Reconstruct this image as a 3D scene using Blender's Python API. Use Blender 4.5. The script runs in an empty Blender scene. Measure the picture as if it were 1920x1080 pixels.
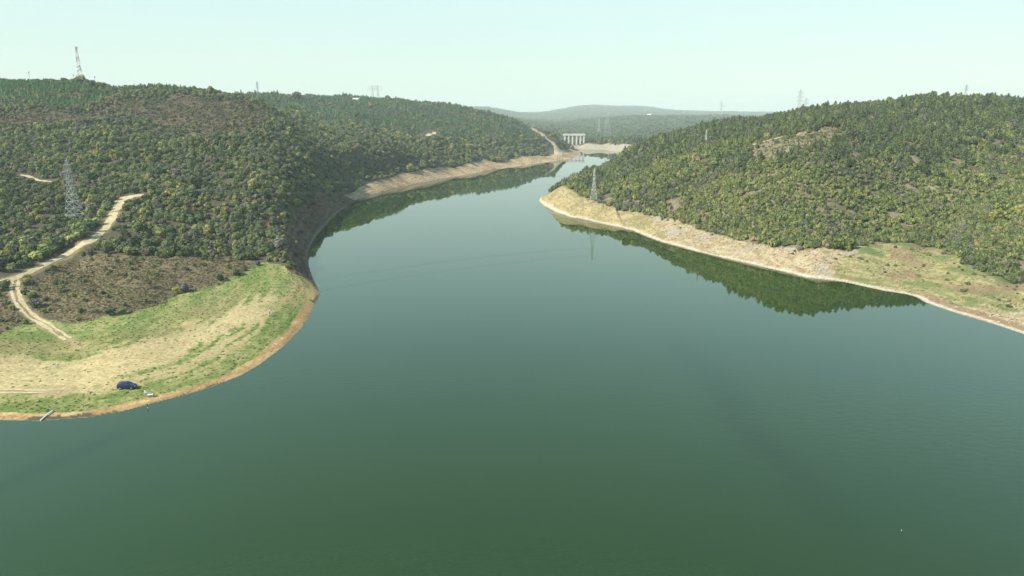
import bpy, bmesh, math, random
import numpy as np
from mathutils import Vector, Matrix

R = math.radians
rng = np.random.default_rng(7)
random.seed(7)
scene = bpy.context.scene
COL = scene.collection

# ------------------------------------------------------------------ camera, sky, sun, exposure
H = 60.0                      # camera height above the water, metres
F = 1321.0                    # focal length in pixels of the 1920 px wide photograph
PITCH = R(13.95)
CP, SP = math.cos(PITCH), math.sin(PITCH)

cam_data = bpy.data.cameras.new('camera')
cam = bpy.data.objects.new('camera', cam_data)
COL.objects.link(cam)
cam.location = (0, 0, H)
cam.rotation_euler = (R(90) - PITCH, 0, 0)
cam_data.sensor_width = 36.0
cam_data.lens = 36.0 * F / 1920.0
cam_data.clip_start = 0.5
cam_data.clip_end = 40000
scene.camera = cam

SUN_EL = R(40)
SUN_AZ = R(-118)               # compass style: 0 = +Y (away from camera), -90 = from the left
world = bpy.data.worlds.new('World')
scene.world = world
world.use_nodes = True
wn, wl = world.node_tree.nodes, world.node_tree.links
wn.clear()
w_out = wn.new('ShaderNodeOutputWorld')
w_bg = wn.new('ShaderNodeBackground')
w_sky = wn.new('ShaderNodeTexSky')
w_sky.sky_type = 'NISHITA'
w_sky.sun_disc = False
w_sky.sun_elevation = SUN_EL
w_sky.sun_rotation = SUN_AZ
w_sky.altitude = 100
w_sky.air_density = 1.6
w_sky.dust_density = 0.05
w_sky.ozone_density = 1.0
w_mix = wn.new('ShaderNodeMix')
w_mix.data_type = 'RGBA'
w_mix.blend_type = 'MULTIPLY'
w_mix.inputs[0].default_value = 1.0
w_mix.inputs[7].default_value = (.80, 1.0, 1.02, 1)
wl.new(w_sky.outputs[0], w_mix.inputs[6])
# a pale haze layer veils the sky, thickest towards the horizon
w_tc = wn.new('ShaderNodeTexCoord'); w_sep = wn.new('ShaderNodeSeparateXYZ'); wl.new(w_tc.outputs['Generated'], w_sep.inputs[0])
w_mr = wn.new('ShaderNodeMapRange'); w_mr.inputs['From Min'].default_value = .18; w_mr.inputs['From Max'].default_value = .50
w_mr.inputs['To Min'].default_value = .82; w_mr.inputs['To Max'].default_value = .10
wl.new(w_sep.outputs[2], w_mr.inputs['Value'])
w_no = wn.new('ShaderNodeTexNoise'); w_no.inputs['Scale'].default_value = 2.2; w_no.inputs['Detail'].default_value = 3
w_mp = wn.new('ShaderNodeMapping'); w_mp.inputs['Scale'].default_value = (1, 1, 5); wl.new(w_tc.outputs['Generated'], w_mp.inputs['Vector']); wl.new(w_mp.outputs[0], w_no.inputs['Vector'])
w_hc = wn.new('ShaderNodeValToRGB')
w_hc.color_ramp.elements[0].position, w_hc.color_ramp.elements[1].position = .3, .7
w_hc.color_ramp.elements[0].color = (.775, .97, .935, 1); w_hc.color_ramp.elements[1].color = (.795, 1.0, .975, 1)
wl.new(w_no.outputs['Fac'], w_hc.inputs[0])
w_up = wn.new('ShaderNodeMapRange'); w_up.inputs['From Min'].default_value = .11; w_up.inputs['From Max'].default_value = .30
wl.new(w_sep.outputs[2], w_up.inputs['Value'])
w_cc = wn.new('ShaderNodeMix'); w_cc.data_type = 'RGBA'; wl.new(w_up.outputs[0], w_cc.inputs[0]); wl.new(w_hc.outputs[0], w_cc.inputs[6]); w_cc.inputs[7].default_value = (.68, 1.06, 1.10, 1)
w_hs = wn.new('ShaderNodeVectorMath'); w_hs.operation = 'SCALE'; w_hs.inputs['Scale'].default_value = 5.0
wl.new(w_cc.outputs[2], w_hs.inputs[0])
w_hz = wn.new('ShaderNodeMix'); w_hz.data_type = 'RGBA'
wl.new(w_mr.outputs[0], w_hz.inputs[0]); wl.new(w_mix.outputs[2], w_hz.inputs[6]); wl.new(w_hs.outputs[0], w_hz.inputs[7])
wl.new(w_hz.outputs[2], w_bg.inputs[0])
w_bg.inputs[1].default_value = 0.11
wl.new(w_bg.outputs[0], w_out.inputs[0])

sun_data = bpy.data.lights.new('sun', 'SUN')
sun_data.energy = 5.0
sun_data.angle = R(0.5)
sun_data.color = (1.0, 0.94, 0.82)
sun = bpy.data.objects.new('sun', sun_data)
COL.objects.link(sun)
sd = Vector((math.sin(SUN_AZ) * math.cos(SUN_EL), math.cos(SUN_AZ) * math.cos(SUN_EL), math.sin(SUN_EL)))
sun.rotation_euler = sd.to_track_quat('Z', 'Y').to_euler()

scene.view_settings.view_transform = 'Standard'
scene.view_settings.look = 'None'
scene.view_settings.exposure = 0.75
scene.view_settings.gamma = 1.0
scene.cycles.use_denoising = True
scene.cycles.max_bounces = 6
scene.cycles.diffuse_bounces = 2
scene.cycles.glossy_bounces = 2
scene.cycles.transmission_bounces = 2
scene.cycles.volume_bounces = 0
scene.cycles.sample_clamp_indirect = 4.0

# ------------------------------------------------------------------ helpers
def ray(u, v):
    xc, yc = (u - 960.0) / F, (540.0 - v) / F
    return xc, CP + yc * SP, -SP + yc * CP

def at_depth(u, v, D, dz=0.0):
    x, y, z = ray(u, v)
    k = D / y
    return (x * k, D, H + z * k + dz)

def at_height(u, v, z0):
    x, y, z = ray(u, v)
    k = (z0 - H) / z
    return (x * k, y * k, z0)

def at_dz(u, D, z0):
    fwd = D * CP - (z0 - H) * SP
    return ((u - 960.0) / F * fwd, D, z0)

def project(x, y, z):
    fwd = y * CP - (z - H) * SP
    up = y * SP + (z - H) * CP
    return 960 + F * x / fwd, 540 - F * up / fwd

def _hash(ix, iy, seed):
    h = (ix.astype(np.int64) * 374761393 + iy.astype(np.int64) * 668265263 + seed * 974634777) & 0xFFFFFFFF
    h = ((h ^ (h >> 13)) * 1274126177) & 0xFFFFFFFF
    h = (h ^ (h >> 16)) & 0xFFFFFFFF
    return h.astype(np.float64) / 4294967295.0

def vnoise(x, y, seed=0):
    x = np.asarray(x, float); y = np.asarray(y, float)
    ix, iy = np.floor(x), np.floor(y)
    fx, fy = x - ix, y - iy
    fx = fx * fx * (3 - 2 * fx); fy = fy * fy * (3 - 2 * fy)
    a = _hash(ix, iy, seed); b = _hash(ix + 1, iy, seed)
    c = _hash(ix, iy + 1, seed); d = _hash(ix + 1, iy + 1, seed)
    return (a * (1 - fx) + b * fx) * (1 - fy) + (c * (1 - fx) + d * fx) * fy

def fbm(x, y, seed=0, octs=4):
    s, a, t = 0.0, 1.0, 0.0
    for o in range(octs):
        s = s + a * vnoise(x * 2 ** o + 17.3 * o, y * 2 ** o - 9.1 * o, seed + o)
        t += a; a *= 0.5
    return s / t

def smooth(a, b, x):
    t = np.clip((x - a) / (b - a), 0, 1)
    return t * t * (3 - 2 * t)

def in_poly(px, py, poly):
    inside = np.zeros(px.shape, bool)
    n = len(poly)
    for i in range(n):
        x1, y1 = poly[i]; x2, y2 = poly[(i + 1) % n]
        if y1 == y2: continue
        c = ((y1 > py) != (y2 > py)) & (px < (x2 - x1) * (py - y1) / (y2 - y1) + x1)
        inside ^= c
    return inside

def dist_line(px, py, line, closed=False):
    d2 = np.full(px.shape, 1e18)
    n = len(line)
    for i in range(n if closed else n - 1):
        x1, y1 = line[i]; x2, y2 = line[(i + 1) % n]
        dx, dy = x2 - x1, y2 - y1
        L = dx * dx + dy * dy + 1e-12
        t = np.clip(((px - x1) * dx + (py - y1) * dy) / L, 0, 1)
        d2 = np.minimum(d2, (px - x1 - t * dx) ** 2 + (py - y1 - t * dy) ** 2)
    return np.sqrt(d2)

def tag(o, label=None, cat=None, group=None, kind=None):
    if label: o['label'] = label
    if cat: o['category'] = cat
    if group: o['group'] = group
    if kind: o['kind'] = kind
    return o

def empty(name, loc, rz=0.0):
    o = bpy.data.objects.new(name, None)
    o.empty_display_size = 0.3
    COL.objects.link(o)
    o.location = loc
    o.rotation_euler = (0, 0, rz)
    return o

def mesh_obj(name, verts, faces, mat, parent=None, smooth_shade=False, link=True):
    me = bpy.data.meshes.new(name)
    me.from_pydata([tuple(v) for v in verts], [], [tuple(f) for f in faces])
    if smooth_shade:
        me.polygons.foreach_set('use_smooth', [True] * len(me.polygons))
    if mat is not None:
        me.materials.append(mat)
    me.update()
    o = bpy.data.objects.new(name, me)
    if link: COL.objects.link(o)
    if parent is not None: o.parent = parent
    return o

class MB:
    """collects boxes, bars and tubes into one mesh"""
    def __init__(self): self.v, self.f = [], []
    def box(self, c, s, rz=0.0):
        cx, cy, cz = c; sx, sy, sz = s[0] / 2, s[1] / 2, s[2] / 2
        ca, sa = math.cos(rz), math.sin(rz); b = len(self.v)
        for dz in (-sz, sz):
            for dx, dy in ((-sx, -sy), (sx, -sy), (sx, sy), (-sx, sy)):
                self.v.append((cx + dx * ca - dy * sa, cy + dx * sa + dy * ca, cz + dz))
        for q in ((0, 3, 2, 1), (4, 5, 6, 7), (0, 1, 5, 4), (1, 2, 6, 5), (2, 3, 7, 6), (3, 0, 4, 7)):
            self.f.append(tuple(b + i for i in q))
        return self
    def tube(self, p, q, r0, r1=None, n=4):
        r1 = r0 if r1 is None else r1
        p, q = Vector(p), Vector(q); d = (q - p)
        if d.length < 1e-6: return self
        d.normalize()
        a = d.orthogonal().normalized(); c = d.cross(a); b = len(self.v)
        for P_, r in ((p, r0), (q, r1)):
            for i in range(n):
                t = 2 * math.pi * (i + .5) / n
                self.v.append(tuple(P_ + a * (r * math.cos(t)) + c * (r * math.sin(t))))
        for i in range(n):
            j = (i + 1) % n
            self.f.append((b + i, b + j, b + n + j, b + n + i))
        self.f.append(tuple(b + i for i in reversed(range(n))))
        self.f.append(tuple(b + n + i for i in range(n)))
        return self
    def build(self, name, mat, parent=None, sm=False): return mesh_obj(name, self.v, self.f, mat, parent, sm)

def new_mat(name):
    m = bpy.data.materials.new(name)
    m.use_nodes = True
    nt = m.node_tree
    return m, nt.nodes, nt.links, nt.nodes['Principled BSDF']

def plain(name, col, rough=0.7, metal=0.0, var=0.12, scale=3.0, spec=0.3):
    """a paint, metal or cloth with slight procedural unevenness"""
    m, n, l, b = new_mat(name)
    tc = n.new('ShaderNodeTexCoord'); no = n.new('ShaderNodeTexNoise')
    no.inputs['Scale'].default_value = scale; no.inputs['Detail'].default_value = 4
    l.new(tc.outputs['Object'], no.inputs['Vector'])
    cr = n.new('ShaderNodeValToRGB')
    e = cr.color_ramp.elements
    e[0].position, e[1].position = 0.25, 0.75
    e[0].color = tuple(c * (1 - var) for c in col) + (1,)
    e[1].color = tuple(min(1, c * (1 + var)) for c in col) + (1,)
    l.new(no.outputs['Fac'], cr.inputs[0]); l.new(cr.outputs[0], b.inputs['Base Color'])
    b.inputs['Roughness'].default_value = rough
    b.inputs['Metallic'].default_value = metal
    b.inputs['Specular IOR Level'].default_value = spec
    return m

# ------------------------------------------------------------------ shoreline (photo pixels on the water plane -> metres)
SH_LEFT = [(-900, 815), (-500, 800), (-200, 792), (0, 788), (75, 790), (160, 784), (220, 774), (280, 758), (340, 743), (400, 725),
           (450, 705), (490, 682), (530, 651), (560, 622), (580, 595), (590, 572), (600, 550), (593, 534), (585, 518), (579, 500),
           (577, 476), (583, 460), (592, 444), (606, 427), (625, 406), (646, 390), (673, 373), (700, 364), (740, 353), (790, 343),
           (850, 332), (900, 323), (950, 315), (1000, 307), (1040, 302), (1075, 298), (1087, 293), (1088, 288), (1085, 283),
           (1092, 280.5), (1137, 280.5), (1150, 284), (1172, 285.5)]
SH_BACK = [(330, 1150), (400, 1040), (260, 910), (132, 820), (76, 690), (34, 562)]
SH_RIGHT = [(1012, 372), (1010, 378), (1020, 387), (1040, 398), (1070, 408), (1110, 416), (1150, 424), (1185, 432), (1210, 443),
            (1240, 454), (1300, 470), (1357, 484), (1430, 501), (1467, 509), (1511, 521), (1579, 528), (1620, 537), (1656, 545),
            (1700, 552), (1718, 557), (1734, 567), (1786, 585), (1867, 609), (1920, 627), (2100, 682), (2400, 740), (2900, 800)]
shore = [at_height(u, v, 0)[:2] for u, v in SH_LEFT] + SH_BACK + [at_height(u, v, 0)[:2] for u, v in SH_RIGHT]
shore_end = [(3000, 60), (3000, -900), (-3000, -900), (-3000, shore[0][1])]
water_poly = shore + shore_end

# ------------------------------------------------------------------ terrain control points
ctrl = []
def cz(u, v, z): ctrl.append(at_height(u, v, z))
def cd(u, v, D, th=0.0): ctrl.append(at_depth(u, v, D, -th))
def cw(u, D, z): ctrl.append(at_dz(u, D, z))
def column(u, zs, ds, th, back=()):
    for v, z in zs: cz(u, v, z)
    for v, D in ds: cd(u, v, D, th)
    for D, z in back: cw(u, D, z)

column(0, [(740, 1.0), (690, 2.0), (640, 3.2), (590, 5), (545, 7), (525, 8.2)],
       [(450, 258), (400, 290), (350, 325), (300, 385), (250, 450), (205, 520), (180, 570), (148, 640)], 2, [(760, 84), (1000, 74), (2000, 70)])
column(150, [(700, 1.2), (640, 3), (600, 4.5), (540, 6.5), (480, 9)],
       [(440, 265), (407, 302), (350, 340), (300, 390), (250, 455), (208, 530), (185, 575), (155, 640)], 1, [(760, 80), (1000, 72)])
column(300, [(700, 1.2), (650, 2.4), (590, 4), (540, 6), (490, 8.5)],
       [(450, 268), (400, 300), (350, 338), (300, 390), (250, 460), (210, 540), (185, 590), (161, 650)], 1, [(730, 76), (800, 70), (1000, 72), (1200, 76), (2000, 70)])
column(450, [(650, 1.3), (600, 2.6), (550, 4), (515, 5.5), (492, 7)],
       [(450, 272), (400, 305), (350, 345), (300, 395), (250, 460), (215, 530), (195, 580), (178, 650)], 3, [(740, 69), (850, 70), (1100, 82)])
column(530, [(600, 1.5), (560, 2.8), (530, 3.8), (500, 5.5), (465, 9)],
       [(430, 300), (380, 335), (330, 380), (280, 440), (240, 515), (216, 600), (204, 750), (190, 960), (176, 1150)], 3.5, [(1400, 75)])
column(590, [], [(350, 425), (310, 465), (275, 540), (245, 650), (221, 810), (202, 980), (178, 1180)], 3.5, [(1400, 72)])
cz(535, 440, 10.5); cz(533, 470, 9.5); cz(555, 406, 10.5); cz(582, 379, 10); cz(613, 362, 8.5); cz(655, 354, 5)
column(660, [], [(330, 545), (300, 560), (280, 578), (258, 640), (238, 740), (215, 880), (195, 1050), (178, 1200)], 4, [(1400, 70), (2000, 65)])
column(750, [(339, 4)], [(312, 622), (286, 645), (258, 720), (240, 830), (225, 920), (205, 1060), (185, 1200)], 4, [(1400, 65)])
column(850, [(319, 4)], [(300, 742), (276, 775), (252, 870), (230, 980), (212, 1080), (196, 1180)], 4, [(1400, 55), (2000, 50)])
column(950, [(302, 4)], [(285, 890), (265, 930), (245, 990), (230, 1050), (218, 1100)], 4, [(1250, 45), (1500, 35)])
column(1020, [(292, 4)], [(280, 960), (265, 990), (250, 1030), (243, 1055)], 4, [(1200, 20)])
column(1060, [(290, 3.5)], [(280, 985), (268, 1015)], 4, [(1120, 10), (1260, 9)])
cz(1080, 289, 3); cw(1080, 1150, 5)
for u in (1100, 1140): cw(u, 1226, 8); cw(u, 1290, 9)
cw(1175, 1180, 8); cw(1170, 1290, 10)
column(1060, [], [(252, 1600), (243, 2200)], 5)
column(1100, [], [(254, 1600), (228, 2800)], 6, [(3600, 25)])
column(1150, [], [(257, 1600), (240, 2200), (221, 3000)], 6, [(3800, 30)])
column(1250, [], [(252, 1650), (235, 2300), (218, 3100)], 6, [(3900, 30)])
column(1380, [], [(235, 2300), (218, 3200)], 6, [(3900, 30)])
column(1600, [], [(235, 2300), (218, 3200)], 6, [(3900, 30)])
cw(1035, 3200, 12); cw(1000, 3600, 18); cw(960, 3000, 30)
for u, v in [(700, 205), (880, 203), (910, 203), (930, 206), (960, 213), (985, 216)]: cd(u, v, 5200)
for u, v in [(1005, 215), (1030, 210), (1060, 205), (1090, 199), (1150, 201), (1200, 200), (1235, 205), (1275, 209), (1340, 211), (1420, 212), (1600, 212)]: cd(u, v, 6800)
for u in (960, 1100, 1250, 1400): cw(u, 4800, 35)
for u in (-600, 300, 700, 1100, 1400, 1800, 2500): cw(u, 13000, 62)
cd(975, 210.5, 10500); cd(940, 210.5, 10500)
for u in (-600, 0, 400): cw(u, 4000, 75)
# right hill
column(1050, [(355, 11)], [], 0)
column(1110, [(379, 8)], [(350, 455), (330, 495), (311, 540)], 3, [(600, 6)])
column(1180, [(395, 7)], [(350, 420), (320, 470), (295, 530), (276, 590)], 4, [(680, 8)])
column(1240, [(408, 8)], [(350, 400), (300, 455), (270, 520), (248, 590)], 4.5, [(700, 15), (900, 10)])
column(1300, [(428, 7)], [(400, 345), (350, 382), (300, 415), (262, 490), (236, 600)], 4, [(720, 35), (900, 18)])
column(1400, [(456, 7)], [(400, 318), (350, 345), (300, 372), (260, 425), (230, 500), (213, 570)], 6, [(700, 40), (900, 25), (1300, 30)])
column(1530, [(467, 7)], [(400, 300), (350, 320), (300, 340), (260, 368), (220, 420), (192, 500)], 6, [(700, 52), (900, 42), (1300, 40)])
column(1620, [(458, 8)], [(400, 305), (350, 325), (300, 345), (260, 372), (220, 418), (184, 495)], 7, [(700, 55)])
column(1700, [(500, 3.5), (457, 8)], [(400, 310), (350, 332), (300, 352), (260, 375), (220, 415), (178, 490)], 7.5, [(700, 58), (900, 48), (1300, 45)])
column(1790, [(530, 3), (480, 6.5)], [(430, 285), (400, 305), (350, 335), (300, 360), (250, 395), (176, 490)], 7.5, [(700, 60)])
column(1860, [(560, 2.5), (516, 5)], [(470, 250), (430, 266), (400, 300), (350, 334), (300, 365), (250, 400), (177, 490)], 7, [(700, 60), (900, 50)])
column(1920, [(570, 2.5), (530, 4.5)], [(480, 244), (430, 263), (380, 302), (340, 330), (250, 400), (179, 490)], 7, [(700, 60), (900, 50), (1400, 45)])
for D, z in [(215, 3), (240, 11), (262, 17), (300, 24), (330, 30), (400, 49), (490, 70), (700, 60), (1000, 50)]: cw(2250, D, z)
for D, z in [(150, 1.2), (178, 3), (215, 8), (258, 13), (290, 18), (325, 27), (385, 35), (450, 47), (520, 62), (640, 84), (900, 75)]: cw(-350, D, z)
for D, z in [(170, 2), (215, 7), (290, 17), (385, 33), (520, 58), (700, 80)]: cw(-900, D, z)
for p in shore[::1]: ctrl.append((p[0], p[1], 0.0))
for u, D in [(900, 250), (800, 300), (900, 400), (1100, 300), (700, 200), (1300, 220), (900, 550), (960, 700), (1010, 850), (1060, 1000), (600, 150), (1600, 170), (300, 105), (1000, 110)]:
    cw(u, D, -6)
ctrl = np.array(ctrl)
KX, KY = 3.0, 1.0
def warp(x, y): return np.stack([x / y * KX, np.log(y) * KY], -1)
cp_ = warp(ctrl[:, 0], ctrl[:, 1])
# merge points that fall on each other
keep = []
for i in range(len(cp_)):
    if all(np.hypot(*(cp_[i] - cp_[j])) > 0.006 for j in keep): keep.append(i)
cp_, cz_ = cp_[keep], ctrl[keep, 2]
def tps(r2): return 0.5 * r2 * np.log(r2 + 1e-12)
n_c = len(cp_)
A = np.zeros((n_c + 3, n_c + 3))
A[:n_c, :n_c] = tps(((cp_[:, None] - cp_[None]) ** 2).sum(-1)) + np.eye(n_c) * 2e-4
A[:n_c, n_c] = 1; A[:n_c, n_c + 1:] = cp_
A[n_c:, :n_c] = A[:n_c, n_c:].T
coef = np.linalg.solve(A, np.concatenate([cz_, np.zeros(3)]))

# grid: rows of constant Y, columns of constant X/Y
def steps(a, b, k):
    n = int(math.ceil(math.log(b / a) / math.log(1 + k)))
    return list(np.exp(np.linspace(math.log(a), math.log(b), n + 1)))[:-1]
YS = np.array(steps(100, 760, .0042) + steps(760, 1500, .0065) + steps(1500, 14000, .02) + [14000.])
XI = np.concatenate([np.linspace(-1.9, -.82, 70)[:-1], np.linspace(-.82, .82, 1050), np.linspace(.82, 1.9, 70)[1:]])
NY, NX = len(YS), len(XI)
GX = YS[:, None] * XI[None, :]
GY = np.repeat(YS[:, None], NX, 1)
W = warp(GX.ravel(), GY.ravel())
Z = np.empty(len(W))
for s in range(0, len(W), 20000):
    w = W[s:s + 20000]
    d2 = (w[:, 0][:, None] - cp_[None, :, 0]) ** 2 + (w[:, 1][:, None] - cp_[None, :, 1]) ** 2
    Z[s:s + 20000] = tps(d2) @ coef[:n_c] + coef[n_c] + w @ coef[n_c + 1:]
GZ = Z.reshape(NY, NX)
is_water = in_poly(GX, GY, water_poly)
SDIST = dist_line(GX, GY, shore + shore_end, True)          # distance to the waterline
land = ~is_water
# relief: gullies and hummocks on the slopes, nothing on the shore itself
amp = smooth(6, 45, SDIST)
gul = np.abs(fbm(GX / 46, GY / 70, 11, 3) - .5) * 2
GZ = np.where(land, GZ + amp * (1 - smooth(1150, 1200, GY) * (1 - smooth(1250, 1320, GY))) * (gul - .3) * 5.5 * np.clip(GY / 400, .6, 1.4) + amp * (fbm(GX / 13, GY / 13, 21, 3) - .5) * 1.3
              + smooth(600, 2200, GY) * (fbm(GX / 160, GY / 160, 31, 3) - .5) * 16, GZ)
floor_ = 0.12 * smooth(0, 2.0, SDIST) + 0.030 * np.minimum(SDIST, 40)
capk = np.where(GX > 60, .30, np.where((GY > 238) & (GY < 530), 1.35, .45)) + .9 * smooth(18, 60, SDIST)
GZ = np.minimum(GZ, np.where(land, .15 + capk * SDIST, GZ))
GZ = np.where(land, np.maximum(GZ, floor_), -0.06 - np.minimum(SDIST * .10, 7))
GZ += np.where(land, smooth(.5, 4, SDIST) * (fbm(GX / 2.2, GY / 2.2, 41, 2) - .5) * .12, 0)

def grid_loc(x, y):
    fy = np.interp(np.log(y), np.log(YS), np.arange(NY))
    fx = np.interp(x / y, XI, np.arange(NX))
    iy = np.clip(fy.astype(int), 0, NY - 2); ix = np.clip(fx.astype(int), 0, NX - 2)
    return iy, ix, np.clip(fy - iy, 0, 1), np.clip(fx - ix, 0, 1)
def sample(G, x, y):
    x = np.asarray(x, float); y = np.asarray(y, float)
    iy, ix, ty, tx = grid_loc(x, y)
    return (G[iy, ix] * (1 - tx) + G[iy, ix + 1] * tx) * (1 - ty) + (G[iy + 1, ix] * (1 - tx) + G[iy + 1, ix + 1] * tx) * ty
def ground(x, y): return float(sample(GZ, x, y))
EL = (GZ - H) / GY
HORIZON = np.maximum.accumulate(EL, 0)                       # what hides what, seen from the camera
def hit(u, v, dmax=14000):
    """first ground point met by the line of sight through photo pixel (u, v)"""
    x, y, z = ray(u, v)
    ys = YS[YS < dmax]
    gz = sample(GZ, ys * (x / y), ys)
    lz = H + ys * (z / y)
    k = np.nonzero(gz >= lz)[0]
    if len(k) == 0: D = ys[-1]
    elif k[0] == 0: D = ys[0]
    else:
        i = k[0]; a = lz[i - 1] - gz[i - 1]; b = gz[i] - lz[i]
        D = ys[i - 1] + (ys[i] - ys[i - 1]) * a / (a + b + 1e-9)
    return D * x / y, D
def world_poly(pts, dmax=14000): return [hit(u, v, dmax) for u, v in pts]

# ------------------------------------------------------------------ land cover zones
P_HEATH = world_poly([(48, 540), (62, 520), (110, 497), (160, 482), (250, 478), (330, 483), (420, 486), (488, 490), (470, 507), (400, 532), (330, 556),
                      (250, 586), (180, 600), (120, 606), (85, 590), (60, 570)], 400)
P_HEATH2 = world_poly([(-300, 560), (-10, 545), (26, 543), (34, 570), (56, 596), (20, 618), (-40, 640), (-300, 660)], 400)
P_GRASS = world_poly([(-400, 640), (-60, 640), (30, 615), (70, 598), (120, 607), (180, 600), (250, 586), (330, 556), (400, 532), (470, 507), (490, 492), (532, 500), (545, 515),
                      (570, 520), (600, 548), (570, 620), (480, 700), (280, 765), (0, 795), (-400, 805)], 400)
P_TERR = world_poly([(228, 186), (330, 180), (460, 190), (520, 214), (560, 232), (500, 246), (400, 262), (300, 244), (230, 222)], 800)
P_TERR2 = world_poly([(-20, 208), (90, 212), (200, 205), (230, 190), (250, 215), (200, 226), (90, 240), (-20, 244)], 800)
P_PLANT = world_poly([(-200, 150), (0, 152), (150, 160), (215, 178), (180, 198), (100, 203), (0, 198), (-200, 195)], 900)
P_CLEAR = world_poly([(1400, 300), (1400, 272), (1450, 258), (1530, 248), (1610, 238), (1600, 256), (1530, 272), (1490, 290), (1430, 306)], 700)
P_CLEAR2 = world_poly([(1560, 392), (1590, 358), (1650, 362), (1670, 382), (1640, 400), (1580, 412)], 500)
P_CLEAR3 = world_poly([(1730, 378), (1760, 352), (1790, 360), (1780, 392)], 500)
P_BEACH = world_poly([(1005, 372), (1040, 356), (1090, 369), (1115, 379), (1145, 389), (1200, 399), (1260, 412), (1330, 438), (1400, 456), (1470, 466), (1530, 467), (1590, 469),
                      (1620, 459), (1680, 456), (1760, 467), (1795, 482), (1812, 497), (1840, 512), (1880, 524), (1930, 530), (2300, 600), (2300, 800), (1900, 640), (1500, 530), (1240, 470), (1005, 400)], 700)
P_RGRASS = world_poly([(1560, 500), (1600, 474), (1640, 440), (1760, 445), (1830, 480), (1900, 500), (1990, 510), (1990, 590), (1800, 575), (1700, 545), (1570, 527)], 500)
P_BANK = [at_dz(u, D, 0)[:2] for u, D in [(1055, 1215), (1085, 1205), (1180, 1120), (1330, 1130), (1330, 1195), (1178, 1195), (1140, 1240), (1055, 1245)]]
def zone(poly, soft=0.0, seed=5, jig=6.0):
    jx = (fbm(GX / 6, GY / 6, seed, 3) - .5) * jig; jy = (fbm(GX / 6, GY / 6, seed + 9, 3) - .5) * jig
    return in_poly(GX + jx, GY + jy, poly)
z_heath = zone(P_HEATH, jig=11) | zone(P_HEATH2, jig=11)
z_grass = zone(P_GRASS, jig=5) & ~z_heath
z_terr = zone(P_TERR, jig=25) | zone(P_TERR2, jig=14)
z_plant = zone(P_PLANT, jig=10)
z_clear = zone(P_CLEAR, jig=22) | (zone(P_CLEAR2, jig=26) & (fbm(GX / 5, GY / 5, 97, 2) > .5)) | (zone(P_CLEAR3, jig=18) & (fbm(GX / 5, GY / 5, 97, 2) > .5))
z_beach = zone(P_BEACH, jig=4) & land
z_rgrass = zone(P_RGRASS, jig=8) & z_beach
z_bank = in_poly(GX, GY, P_BANK)
left_side = (GX < np.interp(GY, [100, 235, 500, 650, 850, 1000, 1300], [-20, -20, -20, 60, 140, 200, 200]))
far_bare = land & left_side & (SDIST < np.interp(GY, [230, 293, 350, 407, 468, 531, 620, 800, 1000], [8, 9, 10, 10, 10, 12, 18, 24, 26]) * (.75 + .5 * fbm(GX / 30, GY / 30, 77, 2))) & (GY > 240) & (GY < 1150)
z_bare = far_bare & ~z_grass

# ground colours
def C(*c): return np.array(c)
gc = np.empty((NY, NX, 3)); gc[:] = C(.085, .072, .045)
n1 = fbm(GX / 9, GY / 9, 51, 4); n2 = fbm(GX / 1.3, GY / 1.3, 61, 3); n3 = fbm(GX / 40, GY / 40, 71, 3)
def put(mask, col, w=1.0):
    global gc
    ww = (mask * w)[..., None]
    gc = gc * (1 - ww) + col * ww
def blend(a, b, t): return a * (1 - t[..., None]) + b * t[..., None]
STRAW, STRAW2, GREEN, GREEN2, OCHRE = C(.455, .365, .185), C(.335, .265, .13), C(.100, .150, .034), C(.225, .228, .082), C(.27, .165, .065)
put(land & ~left_side & (GY < 720), blend(C(.10, .085, .052), C(.20, .165, .105), smooth(.4, .65, n2 * .5 + n1 * .5)))
put(z_heath, blend(blend(C(.100, .082, .047), C(.195, .155, .085), n2), C(.125, .125, .05), smooth(.5, .68, n1) * .6))
put(z_terr, blend(C(.060, .050, .034), C(.125, .10, .062), smooth(.35, .65, n2)))
put(z_terr & (np.mod(GZ / 3.2 + n1 * .5, 1) < .22), C(.050, .040, .030), .7)
put(z_plant, blend(C(.05, .055, .03), C(.13, .11, .06), smooth(.4, .6, n2)))
put(z_clear, blend(C(.12, .10, .06), C(.235, .195, .12), smooth(.35, .65, n2 * .5 + n1 * .5)))
# meadow: straw in the middle belt, green above it and along the shore, streaks that follow the shore
streak = fbm(SDIST / 1.6 + 3 * n1, (GX + GY) / 26, 81, 3)
gmid = fbm(GX / 16, SDIST / 7, 91, 3)
band = SDIST + (n1 - .5) * 12
P_STRAW = world_poly([(-400, 655), (0, 668), (120, 672), (220, 660), (330, 628), (400, 604), (450, 578), (500, 556), (522, 560), (500, 590), (470, 618), (420, 650), (340, 690), (262, 716), (200, 738), (60, 742), (-400, 752)], 400)
sdp = dist_line(GX, GY, P_STRAW, True) * np.where(in_poly(GX, GY, P_STRAW), -1, 1)
green_amt = smooth(-7, 6, sdp + (n1 - .5) * 16 + (streak - .5) * 14)
green_amt = np.maximum(green_amt, .95 * smooth(11.5, 7, SDIST + (n1 - .5) * 9) * smooth(.30, .5, gmid + (GX + 95) * .012))
green_amt = np.clip(green_amt * .84 + .08 + (n2 - .5) * .8 + (streak - .5) * .7 + (gmid - .5) * .45, 0, 1)
base = blend(blend(STRAW2, STRAW, smooth(.3, .65, streak * .6 + n2 * .4)), blend(GREEN2, GREEN, smooth(.40, .66, n2 * .35 + gmid * .3 + streak * .35)), smooth(.12, .9, green_amt))
put(z_grass, base)
streak_b = fbm(SDIST / 1.4 + 2 * n1, (GX - GY) / 9, 83, 3)
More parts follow.
